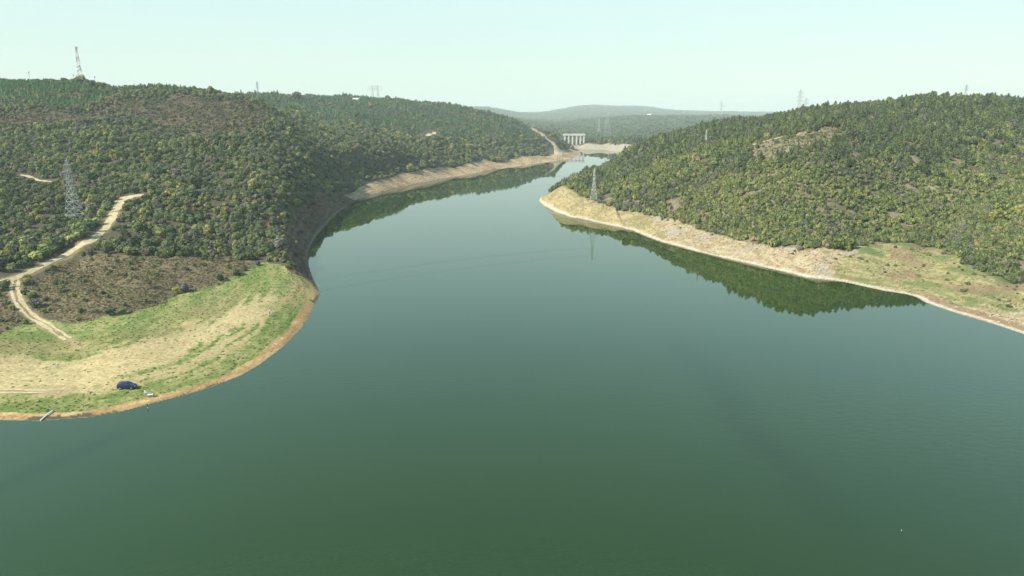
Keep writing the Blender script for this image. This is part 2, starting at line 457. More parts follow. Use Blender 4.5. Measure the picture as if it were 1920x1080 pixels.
gc = np.where(z_grass[..., None], blend(gc, np.broadcast_to(C(.215, .180, .078), gc.shape), np.clip(smooth(-2, 3, sdp) * smooth(17, 8, sdp) * (SDIST > 22) * smooth(.3, .6, n2 * .5 + n1 * .5), 0, 1) * .75), gc)
# contour-like strand lines on the drawn-down shores
strand = (.5 + .5 * np.sin(SDIST * 2.1 + n1 * 9 + n3 * 6)) * smooth(.3, .6, fbm(GX / 7, GY / 7, 57, 2)) + .25
put((z_grass) & (SDIST < 2.5 + 1.4 * n1), blend(OCHRE, C(.46, .32, .155), strand * n2 * 1.4))
tipz = z_grass & (GX > -100) & (GY > 200)
put(tipz & (SDIST < 9 + (n1 - .5) * 6), blend(C(.40, .285, .14), C(.22, .2, .07), strand), .85 * smooth(205, 226, GY + (n1 - .5) * 14) * smooth(-100, -90, GX))
put(z_bare, blend(C(.20, .13, .075), C(.47, .34, .19), smooth(.25, .75, strand * .35 + n2 * .35 + n1 * .3)))
bank_shade = z_bare & (GY < 500)
put(bank_shade, blend(C(.050, .033, .023), C(.115, .074, .048), smooth(.3, .7, strand * .4 + n2 * .6)), .95)  # steep inlet bank: its shade is put into the brown soil colour
put(z_beach, blend(blend(C(.235, .175, .095), C(.40, .325, .20), smooth(.3, .7, n2 * .6 + streak_b * .4)), C(.30, .27, .23), smooth(.5, .7, n1) * .6))
put(z_beach & (GX < 75), blend(C(.20, .165, .06), C(.36, .285, .135), smooth(.35, .65, n2 * .6 + strand * .4)), .75)
put(z_rgrass, blend(blend(blend(C(.17, .165, .060), C(.32, .275, .13), smooth(.35, .65, n2 * .5 + streak_b * .5)), C(.105, .145, .038), smooth(.45, .65, n1)), C(.19, .12, .07), smooth(.55, .72, fbm(GX / 12, GY / 12, 67, 3)) * .7), .9)
put(z_beach & (SDIST < 5.5) & (SDIST > 2.0) & (GX > 110) & (n3 > .42), C(.20, .12, .07), .7)
put(z_bank, blend(C(.25, .21, .15), C(.38, .33, .24), n1 * .5 + n2 * .5))
rings = smooth(.55, .95, np.sin(SDIST * 3.4 + n1 * 4 + n3 * 5)) * smooth(.3, .55, fbm(GX / 5, GY / 5, 58, 2))
put(z_grass & (SDIST < 11), C(.20, .135, .06), .55 * rings * smooth(11, 4, SDIST))
put(z_beach & (SDIST < 22), C(.19, .145, .08), .5 * rings)
put(z_bare & (GY > 500), C(.16, .11, .065), .5 * rings)
put(bank_shade, C(.20, .145, .10), .45 * rings)
put(bank_shade & (SDIST < .5 + n1), C(.17, .125, .085), .6)
put(land & (GX > 0) & (SDIST < 1.5 + n1 * .8), blend(C(.38, .33, .24), C(.52, .46, .35), n2), .9)
put(land & (SDIST < .5), C(.20, .16, .10), .6)
put(is_water, C(.05, .06, .035))
far = smooth(1300, 2000, GY) * land
put(far > .0, blend(C(.045, .055, .03), C(.12, .11, .06), smooth(.45, .7, fbm(GX / 70, GY / 70, 95, 4))), 1)
put(z_bank, blend(C(.25, .21, .15), C(.38, .33, .24), n1 * .5 + n2 * .5))

# worn verges along the tracks
for pix, wv in (([(-60, 545), (0, 530), (30, 521), (60, 508), (100, 488), (140, 468), (175, 451), (196, 430), (210, 408), (220, 390), (230, 374), (250, 368), (270, 366)], 2.6),
                ([(28, 524), (28, 545), (38, 570), (62, 595), (95, 615), (128, 636), (150, 650)], 2.0), ([(-60, 733), (0, 734), (60, 734), (130, 734)], 1.7)):
    dl = dist_line(GX, GY, [hit(u, v, 420) for u, v in pix])
    put((dl < wv + 1) & land & (GY < 330), blend(C(.24, .185, .10), C(.36, .29, .165), n2), np.clip(smooth(wv + .4, wv * .5, dl + (n1 - .5) * 2.2 + (n2 - .5) * 1.6), 0, 1) * .6)
dl = dist_line(GX, GY, [hit(u, v, 420) for u, v in [(255, 491), (300, 487), (360, 481)]])
put(dl < 1.2, C(.22, .175, .11), .5)
verts = np.stack([GX, GY, GZ], -1).reshape(-1, 3).astype(np.float32)
idx = np.arange(NY * NX).reshape(NY, NX)
quads = np.stack([idx[:-1, :-1], idx[:-1, 1:], idx[1:, 1:], idx[1:, :-1]], -1).reshape(-1, 4)
me = bpy.data.meshes.new('terrain')
me.vertices.add(len(verts)); me.vertices.foreach_set('co', verts.ravel())
me.loops.add(quads.size); me.loops.foreach_set('vertex_index', quads.ravel().astype(np.int32))
me.polygons.add(len(quads)); me.polygons.foreach_set('loop_start', np.arange(0, quads.size, 4, dtype=np.int32))
me.polygons.foreach_set('use_smooth', np.ones(len(quads), bool))
me.update(calc_edges=True)
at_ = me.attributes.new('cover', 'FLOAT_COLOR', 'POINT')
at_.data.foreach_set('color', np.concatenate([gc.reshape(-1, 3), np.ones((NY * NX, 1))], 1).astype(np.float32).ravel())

m_ground, n, l, b = new_mat('ground_cover')
a = n.new('ShaderNodeAttribute'); a.attribute_name = 'cover'
geo = n.new('ShaderNodeNewGeometry')
nz = n.new('ShaderNodeTexNoise'); nz.inputs['Scale'].default_value = 1.3; nz.inputs['Detail'].default_value = 6; nz.inputs['Roughness'].default_value = .75
l.new(geo.outputs['Position'], nz.inputs['Vector'])
mr = n.new('ShaderNodeMapRange'); mr.inputs['From Min'].default_value = .3; mr.inputs['From Max'].default_value = .7
mr.inputs['To Min'].default_value = .55; mr.inputs['To Max'].default_value = 1.45
l.new(nz.outputs['Fac'], mr.inputs['Value'])
mx = n.new('ShaderNodeMix'); mx.data_type = 'RGBA'; mx.blend_type = 'MULTIPLY'; mx.inputs[0].default_value = 1
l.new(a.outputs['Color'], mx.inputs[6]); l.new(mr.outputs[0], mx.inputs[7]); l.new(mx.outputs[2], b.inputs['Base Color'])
b.inputs['Roughness'].default_value = .95; b.inputs['Specular IOR Level'].default_value = .1
bp = n.new('ShaderNodeBump'); bp.inputs['Strength'].default_value = .6; bp.inputs['Distance'].default_value = .22
l.new(nz.outputs['Fac'], bp.inputs['Height']); l.new(bp.outputs[0], b.inputs['Normal'])
me.materials.append(m_ground)
terrain = bpy.data.objects.new('terrain', me); COL.objects.link(terrain); tag(terrain, kind='structure')

# ------------------------------------------------------------------ water
m_water, n, l, b = new_mat('lake_water')
geo = n.new('ShaderNodeNewGeometry')
mp = n.new('ShaderNodeMapping'); mp.inputs['Scale'].default_value = (.006, .010, 1); mp.inputs['Rotation'].default_value = (0, 0, R(35))
l.new(geo.outputs['Position'], mp.inputs['Vector'])
nb = n.new('ShaderNodeTexNoise'); nb.inputs['Scale'].default_value = 1; nb.inputs['Detail'].default_value = 3
l.new(mp.outputs[0], nb.inputs['Vector'])
cr = n.new('ShaderNodeValToRGB')
cr.color_ramp.elements[0].position, cr.color_ramp.elements[1].position = .3, .7
cr.color_ramp.elements[0].color = (.013, .034, .006, 1); cr.color_ramp.elements[1].color = (.018, .043, .005, 1)
l.new(nb.outputs['Fac'], cr.inputs[0])
# two darker drift lanes on the surface
sx = n.new('ShaderNodeSeparateXYZ'); l.new(geo.outputs['Position'], sx.inputs[0])
mw_ = n.new('ShaderNodeMapping'); mw_.inputs['Scale'].default_value = (.03, .018, 1); l.new(geo.outputs['Position'], mw_.inputs['Vector'])
nw_ = n.new('ShaderNodeTexNoise'); nw_.inputs['Detail'].default_value = 4; nw_.inputs['Scale'].default_value = 1; l.new(mw_.outputs[0], nw_.inputs['Vector'])
def M(op, a, c):
    k = n.new('ShaderNodeMath'); k.operation = op
    for i_, q in enumerate((a, c)):
        if isinstance(q, (int, float)): k.inputs[i_].default_value = q
        else: l.new(q, k.inputs[i_])
    return k.outputs[0]
def lane(x0, slope, y0, wid, lo, hi, amt):
    yy = sx.outputs[1]
    line_ = M('ADD', M('MULTIPLY', M('SUBTRACT', yy, y0), slope), x0)
    off = M('ADD', M('SUBTRACT', sx.outputs[0], line_), M('MULTIPLY', M('SUBTRACT', nw_.outputs['Fac'], .5), wid * 5))
    g = M('POWER', 2.718, M('MULTIPLY', M('MULTIPLY', off, off), -1 / (wid * wid)))
    mrr = n.new('ShaderNodeMapRange'); mrr.interpolation_type = 'SMOOTHSTEP'
    mrr.inputs['From Min'].default_value = lo[0]; mrr.inputs['From Max'].default_value = lo[1]; l.new(yy, mrr.inputs['Value'])
    mrh = n.new('ShaderNodeMapRange'); mrh.interpolation_type = 'SMOOTHSTEP'
    mrh.inputs['From Min'].default_value = hi[1]; mrh.inputs['From Max'].default_value = hi[0]; l.new(yy, mrh.inputs['Value'])
    return M('MULTIPLY', M('MULTIPLY', M('MULTIPLY', g, mrr.outputs[0]), mrh.outputs[0]), amt)
dark = M('ADD', lane(48, 0, 140, 4.5, (80, 125), (150, 200), .20), lane(-84, .42, 104, 2.2, (70, 100), (118, 145), .22))
keep_ = M('SUBTRACT', 1.0, dark)
mk = n.new('ShaderNodeMix'); mk.data_type = 'RGBA'; mk.blend_type = 'MULTIPLY'; mk.inputs[0].default_value = 1
l.new(cr.outputs[0], mk.inputs[6]); l.new(keep_, mk.inputs[7]); l.new(mk.outputs[2], b.inputs['Base Color'])
b.inputs['IOR'].default_value = 1.40
b.inputs['Roughness'].default_value = .015
m2 = n.new('ShaderNodeMapping'); m2.inputs['Scale'].default_value = (.35, .8, 1); m2.inputs['Rotation'].default_value = (0, 0, R(-25))
l.new(geo.outputs['Position'], m2.inputs['Vector'])
nr = n.new('ShaderNodeTexNoise'); nr.inputs['Scale'].default_value = 1; nr.inputs['Detail'].default_value = 3
l.new(m2.outputs[0], nr.inputs['Vector'])
# wind lanes: ripples come and go over the surface
m3 = n.new('ShaderNodeMapping'); m3.inputs['Scale'].default_value = (.004, .022, 1); m3.inputs['Rotation'].default_value = (0, 0, R(62))
l.new(geo.outputs['Position'], m3.inputs['Vector'])
n3_ = n.new('ShaderNodeTexNoise'); n3_.inputs['Scale'].default_value = 1; n3_.inputs['Detail'].default_value = 2
l.new(m3.outputs[0], n3_.inputs['Vector'])
ms = n.new('ShaderNodeMapRange'); ms.inputs['From Min'].default_value = .4; ms.inputs['From Max'].default_value = .65; ms.inputs['To Min'].default_value = .03; ms.inputs['To Max'].default_value = .5
l.new(n3_.outputs['Fac'], ms.inputs['Value'])
bw = n.new('ShaderNodeBump'); bw.inputs['Distance'].default_value = .14
mf_ = n.new('ShaderNodeMapRange'); mf_.inputs['From Min'].default_value = 200; mf_.inputs['From Max'].default_value = 110; mf_.inputs['To Min'].default_value = .08; mf_.inputs['To Max'].default_value = 1
l.new(sx.outputs[1], mf_.inputs['Value'])
l.new(M('MULTIPLY', ms.outputs[0], mf_.outputs[0]), bw.inputs['Strength']); l.new(nr.outputs['Fac'], bw.inputs['Height']); l.new(bw.outputs[0], b.inputs['Normal'])
water = mesh_obj('water', [(-3000, -900, 0), (3000, -900, 0), (3000, 1400, 0), (-3000, 1400, 0)], [(0, 1, 2, 3)], m_water)
tag(water, kind='structure')

# ------------------------------------------------------------------ dirt tracks draped on the ground
m_track, n, l, b = new_mat('dry_dirt')
geo = n.new('ShaderNodeNewGeometry')
nz = n.new('ShaderNodeTexNoise'); nz.inputs['Scale'].default_value = .7; nz.inputs['Detail'].default_value = 6
l.new(geo.outputs['Position'], nz.inputs['Vector'])
cr = n.new('ShaderNodeValToRGB')
cr.color_ramp.elements[0].position, cr.color_ramp.elements[1].position = .3, .7
cr.color_ramp.elements[0].color = (.33, .26, .145, 1); cr.color_ramp.elements[1].color = (.52, .43, .25, 1)
l.new(nz.outputs['Fac'], cr.inputs[0]); l.new(cr.outputs[0], b.inputs['Base Color'])
b.inputs['Roughness'].default_value = .95; b.inputs['Specular IOR Level'].default_value = .1

track_lines = []            # (polyline in metres, half width) for keeping plants off
def resample(pts, step):
    P = np.array(pts, float); out = []
    # Catmull-Rom through the points
    Q = np.vstack([2 * P[0] - P[1], P, 2 * P[-1] - P[-2]])
    for i in range(len(P) - 1):
        p0, p1, p2, p3 = Q[i], Q[i + 1], Q[i + 2], Q[i + 3]
        k = max(2, int(np.linalg.norm(p2[:2] - p1[:2]) / step))
        for t in np.linspace(0, 1, k, endpoint=False):
            out.append(.5 * ((2 * p1) + (-p0 + p2) * t + (2 * p0 - 5 * p1 + 4 * p2 - p3) * t * t + (-p0 + 3 * p1 - 3 * p2 + p3) * t ** 3))
    out.append(P[-1])
    return np.array(out)
def track(pix, dmax=14000, lift=.08, name='dirt_track', step=1.2, ruts=None, keepoff=1.5):
    """pix: (u, v, width in metres)"""
    pts = [hit(u, v, dmax) + (w,) for u, v, w in pix]
    L = resample(pts, step)
    d = np.gradient(L[:, :2], axis=0); d /= np.linalg.norm(d, axis=1)[:, None] + 1e-9
    nrm = np.stack([-d[:, 1], d[:, 0]], 1)
    s = np.arange(len(L))
    vs, fs = [], []
    offs = [(-.5, .5)] if ruts is None else [(-.5, -.5 + ruts), (.5 - ruts, .5)]
    for o0, o1 in offs:
        b0 = len(vs); nc = 5
        e0 = (fbm(s / 3., s * 0 + o0 * 7, 3, 3) - .5) * .55; e1 = (fbm(s / 3., s * 0 + 5 + o1 * 3, 4, 3) - .5) * .55
        for i in range(len(L)):
            for c in range(nc):
                o = (o0 + e0[i]) + (o1 - o0 + e1[i] - e0[i]) * c / (nc - 1)
                x, y = L[i, :2] + nrm[i] * o * L[i, 2]
                vs.append((x, y, ground(x, y) + lift))
        for i in range(len(L) - 1):
            for c in range(nc - 1):
                q = b0 + i * nc + c
                fs.append((q, q + 1, q + nc + 1, q + nc))
    o = mesh_obj(name, vs, fs, m_track, None, True)
    tag(o, kind='structure')
    track_lines.append(([tuple(p[:2]) for p in pts], max(p[2] for p in pts) / 2 + keepoff))
    return o
track([(-60, 545, 2.6), (0, 530, 2.6), (30, 521, 2.7), (60, 508, 2.5), (100, 488, 2.5), (140, 468, 2.6), (175, 451, 2.5), (196, 430, 2.8), (210, 408, 3.4), (220, 390, 4.2), (230, 374, 5.5), (250, 368, 4), (270, 366, 2.0)], 420, keepoff=1.4)
track([(28, 524, 2.8), (28, 545, 2.6), (38, 570, 2.6), (62, 595, 2.6), (95, 615, 2.4), (128, 636, 2.0)], 300, ruts=.36, name='dirt_track', keepoff=.8)
track([(-60, 733, 2.4), (0, 734, 2.4), (60, 734, 2.2), (115, 734, 1.6)], 300, ruts=.38, name='dirt_track', keepoff=.8)
track([(996, 232, 7), (1001, 242, 9), (1010, 249, 10), (1021, 257, 8), (1033, 266, 9), (1043, 274, 10), (1046, 282, 12), (1046, 291, 12)], 1300, lift=.4, name='dirt_track', step=4, keepoff=8)
track([(40, 328, 1.5), (52, 331, 2.2), (70, 338, 2.0), (104, 342, 1.6)], 600, lift=.2, keepoff=2.5)
track([(799, 255, 4), (806, 252, 6), (815, 248, 4)], 1200, lift=.4, step=3, keepoff=8)
track([(1412, 272, 2.0), (1440, 264, 2.4), (1470, 256, 2.2), (1500, 251, 1.5)], 700, lift=.2, step=2, keepoff=2.5)

# ------------------------------------------------------------------ plant models
def leaf_material(name, spread=.40, trans=.40):
    m, n, l, b = new_mat(name)
    ins = n.new('ShaderNodeAttribute'); ins.attribute_type = 'INSTANCER'; ins.attribute_name = 'col'
    lv = n.new('ShaderNodeAttribute'); lv.attribute_name = 'lv'
    mr = n.new('ShaderNodeMapRange'); mr.inputs['To Min'].default_value = 1 - spread; mr.inputs['To Max'].default_value = 1 + spread * 1.2
    l.new(lv.outputs['Fac'], mr.inputs['Value'])
    mx = n.new('ShaderNodeMix'); mx.data_type = 'RGBA'; mx.blend_type = 'MULTIPLY'; mx.inputs[0].default_value = 1
    l.new(ins.outputs['Vector'], mx.inputs[6]); l.new(mr.outputs[0], mx.inputs[7])
    l.new(mx.outputs[2], b.inputs['Base Color'])
    b.inputs['Roughness'].default_value = .7; b.inputs['Specular IOR Level'].default_value = .15
    tl = n.new('ShaderNodeBsdfTranslucent'); l.new(mx.outputs[2], tl.inputs['Color'])
    ms_ = n.new('ShaderNodeMixShader'); ms_.inputs[0].default_value = trans
    l.new(b.outputs[0], ms_.inputs[1]); l.new(tl.outputs[0], ms_.inputs[2]); l.new(ms_.outputs[0], n['Material Output'].inputs['Surface'])
    return m
m_leaf = leaf_material('leaves')
m_needle = leaf_material('needles', .4)
m_twig = leaf_material('dry_twigs', .5)
m_bark = plain('bark', (.12, .095, .07), .9, scale=6, var=.3)

def cards(points, normals, sizes, jit=.35, rs=None):
    """leaf clumps: bent four-sided faces"""
    rs = rs or np.random.default_rng(1)
    V, Fc, lv = [], [], []
    for p, nrm, s in zip(points, normals, sizes):
        nrm = nrm / (np.linalg.norm(nrm) + 1e-9)
        t = np.cross(nrm, rs.normal(size=3)); t /= np.linalg.norm(t) + 1e-9
        bt = np.cross(nrm, t)
        b0 = len(V)
        for (cx, cy) in ((-1, -.7), (.9, -1), (1, .8), (-.8, 1)):
            q = p + t * s * cx * (.55 + rs.uniform(-jit, jit) * .5) + bt * s * cy * (.55 + rs.uniform(-jit, jit) * .5) + nrm * s * rs.uniform(-.25, .25)
            V.append(q)
        Fc.append((b0, b0 + 1, b0 + 2, b0 + 3)); lv.append(rs.uniform())
    return V, Fc, lv

def finish_foliage(name, V, Fc, lv, mat, trunkV=(), trunkF=()):
    me = bpy.data.meshes.new(name)
    n0 = len(V)
    me.from_pydata([tuple(v) for v in V] + [tuple(v) for v in trunkV], [], [tuple(f) for f in Fc] + [tuple(i + n0 for i in f) for f in trunkF])
    a = me.attributes.new('lv', 'FLOAT', 'FACE')
    a.data.foreach_set('value', np.array(list(lv) + [.5] * len(trunkF), np.float32))
    me.materials.append(mat); me.materials.append(m_bark)
    me.polygons.foreach_set('material_index', np.array([0] * len(Fc) + [1] * len(trunkF), np.int32))
    me.update()
    return me

def trunk_mb(h, r, seed, limbs=3, spread=.5):
    rs = random.Random(seed); mb = MB()
    p = Vector((0, 0, -.3)); q = Vector((rs.uniform(-.05, .05) * h, rs.uniform(-.05, .05) * h, h * .55))
    mb.tube(p, q, r, r * .7, 6)
    mb.tube(q, (q.x * 1.5, q.y * 1.5, h), r * .7, r * .25, 5)
    for k in range(limbs):
        a = rs.uniform(0, 6.28); z0 = h * rs.uniform(.3, .6)
        mb.tube((q.x * .7, q.y * .7, z0), (math.cos(a) * spread, math.sin(a) * spread, z0 + h * rs.uniform(.2, .35)), r * .5, r * .15, 4)
    return mb

def broadleaf(seed, n_cards=190, tall=1.0):
    """crown about 2 units wide, about 1.9*tall high; base at 0"""
    rs = np.random.default_rng(seed)
    nl = rs.integers(6, 10)
    lobes = []
    for k in range(nl):
        a = rs.uniform(0, 6.28); rr = rs.uniform(.15, .62)
        lobes.append((np.array([math.cos(a) * rr, math.sin(a) * rr, (rs.uniform(.55, 1.3)) * tall]), rs.uniform(.34, .56)))
    lobes.append((np.array([rs.uniform(-.2, .2), rs.uniform(-.2, .2), 1.35 * tall]), .48))
    pts, nrms, sz = [], [], []
    while len(pts) < n_cards:
        c, r = lobes[rs.integers(len(lobes))]
        d = rs.normal(size=3); d /= np.linalg.norm(d)
        if d[2] < -.55 and rs.uniform() < .7: continue
        p = c + d * r * rs.uniform(.92, 1.06) * np.array([1, 1, .9 * tall ** .5])
        if any(np.linalg.norm((p - c2)) < r2 * .72 for c2, r2 in lobes): continue
        if p[2] < .12: continue
        pts.append(p); nrms.append(d * .75 + rs.normal(size=3) * .30 + np.array([0, 0, .42])); sz.append(rs.uniform(.18, .36))
    V, Fc, lv = cards(pts, nrms, sz, rs=rs)
    return V, Fc, lv, trunk_mb(1.1 * tall, .07, seed)

def pine(seed, n_cards=200, slim=1.0):
    """height about 2.4 units, about 1.5 wide; base at 0"""
    rs = np.random.default_rng(seed)
    pts, nrms, sz = [], [], []
    lv_n = 10
    for k in range(lv_n):
        t = k / (lv_n - 1)
        z = .55 + 1.75 * t
        rad = (.70 * (1 - t ** 1.6) ** .8 + .12) * slim * rs.uniform(.82, 1.15)
        if k == 0: rad *= .75
        nb = int(5 + 4 * (1 - t)); a0 = rs.uniform(0, 6.28)
        for j in range(nb):
            a = a0 + 6.283 * j / nb + rs.uniform(-.3, .3)
            rb = rad * rs.uniform(.7, 1.15)
            m = max(1, int(round(n_cards / 75 * (.5 + rb * 1.6))))
            for q in range(m):
                f = (q + rs.uniform(.5, 1)) / m
                d = np.array([math.cos(a + rs.normal() * .16), math.sin(a + rs.normal() * .16), 0])
                pts.append(d * rb * f + np.array([0, 0, z + .10 * f * rs.uniform(0, 1.5) + rs.uniform(-.06, .06)]))
                nrms.append(d * .75 + np.array([0, 0, .8]) + rs.normal(size=3) * .25); sz.append(rs.uniform(.13, .24))
    V, Fc, lv = cards(pts, nrms, sz, rs=rs)
    mb = MB(); mb.tube((0, 0, -.3), (0, 0, 1.3), .055, .035, 6); mb.tube((0, 0, 1.3), (0, 0, 2.3), .035, .01, 5)
    return V, Fc, lv, mb

def tuft(seed, n_cards=26, flat=.7):
    rs = np.random.default_rng(seed); pts, nrms, sz = [], [], []
    for k in range(n_cards):
        d = rs.normal(size=3); d[2] = abs(d[2]); d /= np.linalg.norm(d)
        r_ = rs.uniform(.55, 1)
        pts.append(np.array([d[0] * r_, d[1] * r_, d[2] * r_ * flat + .03])); nrms.append(d + rs.normal(size=3) * .5); sz.append(rs.uniform(.2, .42))
    return cards(pts, nrms, sz, rs=rs)

def bare_shrub(seed):
    """leafless grey twigs"""
    rs = random.Random(seed); mb = MB()
    for k in range(34):
        a = rs.uniform(0, 6.28); e = rs.uniform(.5, 1.4)
        d = Vector((math.cos(a) * math.cos(e), math.sin(a) * math.cos(e), math.sin(e)))
        p0 = d * .15; p1 = d * rs.uniform(1.1, 1.9)
        mb.tube(p0, p1, .035, .012, 3)
        for j in range(3):
            t = rs.uniform(.4, .9); q = p0.lerp(p1, t)
            mb.tube(q, q + Vector((rs.uniform(-.4, .4), rs.uniform(-.4, .4), rs.uniform(.1, .45))), .018, .006, 3)
    return mb.v, mb.f, [rs.uniform(0, 1) for _ in mb.f]

src = bpy.data.collections.new('plant_models')       # never linked to the scene: only a source for the scatter
def model_set(name, meshes):
    c = bpy.data.collections.new(name)
    for i, m_ in enumerate(meshes):
        o = bpy.data.objects.new('%s_%02d' % (name, i), m_)
        c.objects.link(o)
    return c
BL = [broadleaf(100 + i, 190, t) for i, t in enumerate((.8, .9, 1.0, .75, 1.1, .85))]
PN = [pine(200 + i, 190, s) for i, s in enumerate((1.0, .85, 1.1, .95, .8))]
SH = [broadleaf(300 + i, 130, t) for i, t in enumerate((.55, .65, .6, .7))]
me_bl_all = [finish_foliage('broadleaf_model', V, Fc, lv, m_leaf, mb.v, mb.f) for V, Fc, lv, mb in BL]
me_pn_all = [finish_foliage('pine_model', V, Fc, lv, m_needle, mb.v, mb.f) for V, Fc, lv, mb in PN]
me_sh_all = [finish_foliage('shrub_model', V, Fc, lv, m_leaf) for V, Fc, lv, mb in SH]
me_bl_crown = [finish_foliage('crown', V, Fc, lv, m_leaf) for V, Fc, lv, mb in BL]
me_pn_crown = [finish_foliage('crown', V, Fc, lv, m_needle) for V, Fc, lv, mb in PN]
def mesh_of(name, mb, mat):
    m_ = bpy.data.meshes.new(name); m_.from_pydata(mb.v, [], mb.f); m_.materials.append(mat); m_.update(); return m_
me_bl_trunk = [mesh_of('trunk', x[3], m_bark) for x in BL]
me_pn_trunk = [mesh_of('trunk', x[3], m_bark) for x in PN]
me_tuft = [finish_foliage('tuft_model', *tuft(400 + i), m_twig) for i in range(4)]
me_bare = [finish_foliage('bare_shrub_model', *bare_shrub(500 + i), m_twig) for i in range(2)]
SET_BL, SET_PN, SET_SH, SET_TF = model_set('broadleaf_set', me_bl_all), model_set('pine_set', me_pn_all), model_set('shrub_set', me_sh_all), model_set('tuft_set', me_tuft)

def scatter(name, X, Y, Zv, scale, rot, colr, vid, coll, label, cat):
    """ONE object whose points carry copies of the models (uncountable growth only)"""
    me = bpy.data.meshes.new(name)
    me.vertices.add(len(X)); me.vertices.foreach_set('co', np.stack([X, Y, Zv], 1).astype(np.float32).ravel())
    def att(nm, typ, key, arr):
        a_ = me.attributes.new(nm, typ, 'POINT'); a_.data.foreach_set(key, np.ascontiguousarray(arr).ravel())
    att('scl', 'FLOAT_VECTOR', 'vector', scale.astype(np.float32))
    att('rot', 'FLOAT_VECTOR', 'vector', rot.astype(np.float32))
    att('col', 'FLOAT_VECTOR', 'vector', colr.astype(np.float32))
    att('vid', 'INT', 'value', vid.astype(np.int32))
    me.update()
    o = bpy.data.objects.new(name, me); COL.objects.link(o)
    ng = bpy.data.node_groups.new(name, 'GeometryNodeTree')
    ng.interface.new_socket('Geometry', in_out='INPUT', socket_type='NodeSocketGeometry')
    ng.interface.new_socket('Geometry', in_out='OUTPUT', socket_type='NodeSocketGeometry')
    N, Lk = ng.nodes, ng.links
    gi, go = N.new('NodeGroupInput'), N.new('NodeGroupOutput')
    ci = N.new('GeometryNodeCollectionInfo'); ci.inputs['Collection'].default_value = coll
    ci.inputs['Separate Children'].default_value = True; ci.inputs['Reset Children'].default_value = True
    ip = N.new('GeometryNodeInstanceOnPoints'); ip.inputs['Pick Instance'].default_value = True
    def named(nm, typ):
        k = N.new('GeometryNodeInputNamedAttribute'); k.data_type = typ; k.inputs['Name'].default_value = nm
        return [s for s in k.outputs if s.enabled and s.name == 'Attribute'][0]
    Lk.new(gi.outputs[0], ip.inputs['Points']); Lk.new(ci.outputs[0], ip.inputs['Instance'])
    Lk.new(named('vid', 'INT'), ip.inputs['Instance Index'])
    er = N.new('FunctionNodeEulerToRotation'); Lk.new(named('rot', 'FLOAT_VECTOR'), er.inputs[0]); Lk.new(er.outputs[0], ip.inputs['Rotation'])
    Lk.new(named('scl', 'FLOAT_VECTOR'), ip.inputs['Scale'])
    Lk.new(ip.outputs[0], go.inputs[0])
    md = o.modifiers.new('scatter', 'NODES'); md.node_group = ng
    tag(o, label, cat, kind='stuff')
    return o

# ------------------------------------------------------------------ where the plants grow
def jitter_grid(y0, y1, cell, xi0, xi1, seed):
    rg = np.random.default_rng(seed)
    xs = np.arange(xi0 * y1 if xi0 < 0 else xi0 * y0, xi1 * y1 if xi1 > 0 else xi1 * y0, cell)
    ys = np.arange(y0, y1, cell)
    gx, gy = np.meshgrid(xs, ys)
    gx = gx + rg.uniform(-.48, .48, gx.shape) * cell + (np.arange(len(ys))[:, None] % 2) * cell / 2; gy = gy + rg.uniform(-.48, .48, gy.shape) * cell
    gx, gy = gx.ravel(), gy.ravel()
    k = (gx / gy > xi0) & (gx / gy < xi1) & (gy > 101)
    return gx[k], gy[k]
def near_of(G, x, y):
    iy, ix, ty, tx = grid_loc(x, y)
    return G[iy + (ty > .5), ix + (tx > .5)]
def off_tracks(x, y):
    ok = np.ones(x.shape, bool)
    for ln, w in track_lines: ok &= dist_line(x, y, ln) > w
    ok &= ~((x > 96) & (x < 150) & (y > 1175) & (y < 1285))
    return ok
no_tree = z_heath | z_grass | z_beach | z_bare | z_bank | is_water | (SDIST < 8)
SW = SDIST.copy()
steep = np.zeros((NY, NX))
vis_margin = .012
def visible(x, y, h):
    z = sample(GZ, x, y) + h
    iy, ix, ty, tx = grid_loc(x, y)
    hz = HORIZON[np.maximum(iy - 1, 0), ix]
    return (z - H) / y > hz - 1e-4

PYLONS = [  # u, v of the foot, depth, height in px, arm direction, kind
]
PAL_L = [C(.074, .104, .050), C(.114, .144, .060), C(.158, .184, .068), C(.205, .220, .075), C(.27, .255, .080), C(.180, .160, .112), C(.145, .146, .114), C(.27, .19, .09)]
PAL_L = [c * C(1.05, 1.04, 1.08) for c in PAL_L]
def pick(pal, w, rg):
    w = np.asarray(w, float); cum = np.cumsum(w / w.sum(-1, keepdims=True), -1)
    k = (rg.uniform(size=(len(cum), 1)) > cum).sum(1)
    return np.array(pal)[np.clip(k, 0, len(pal) - 1)], k

rgs = np.random.default_rng(99)
BATCH = {}
def add_batch(key, x, y, s, colr, vid, zs=None, tilt=.08):
    z = sample(GZ, x, y) - .05
    zs = s if zs is None else zs
    rot = np.stack([rgs.normal(0, tilt, len(x)), rgs.normal(0, tilt, len(x)), rgs.uniform(0, 6.28, len(x))], 1)
    BATCH.setdefault(key, []).append((x, y, z, np.stack([s, s, zs], 1), rot, colr * rgs.uniform(.98, 1.28, (len(x), 1)), vid))

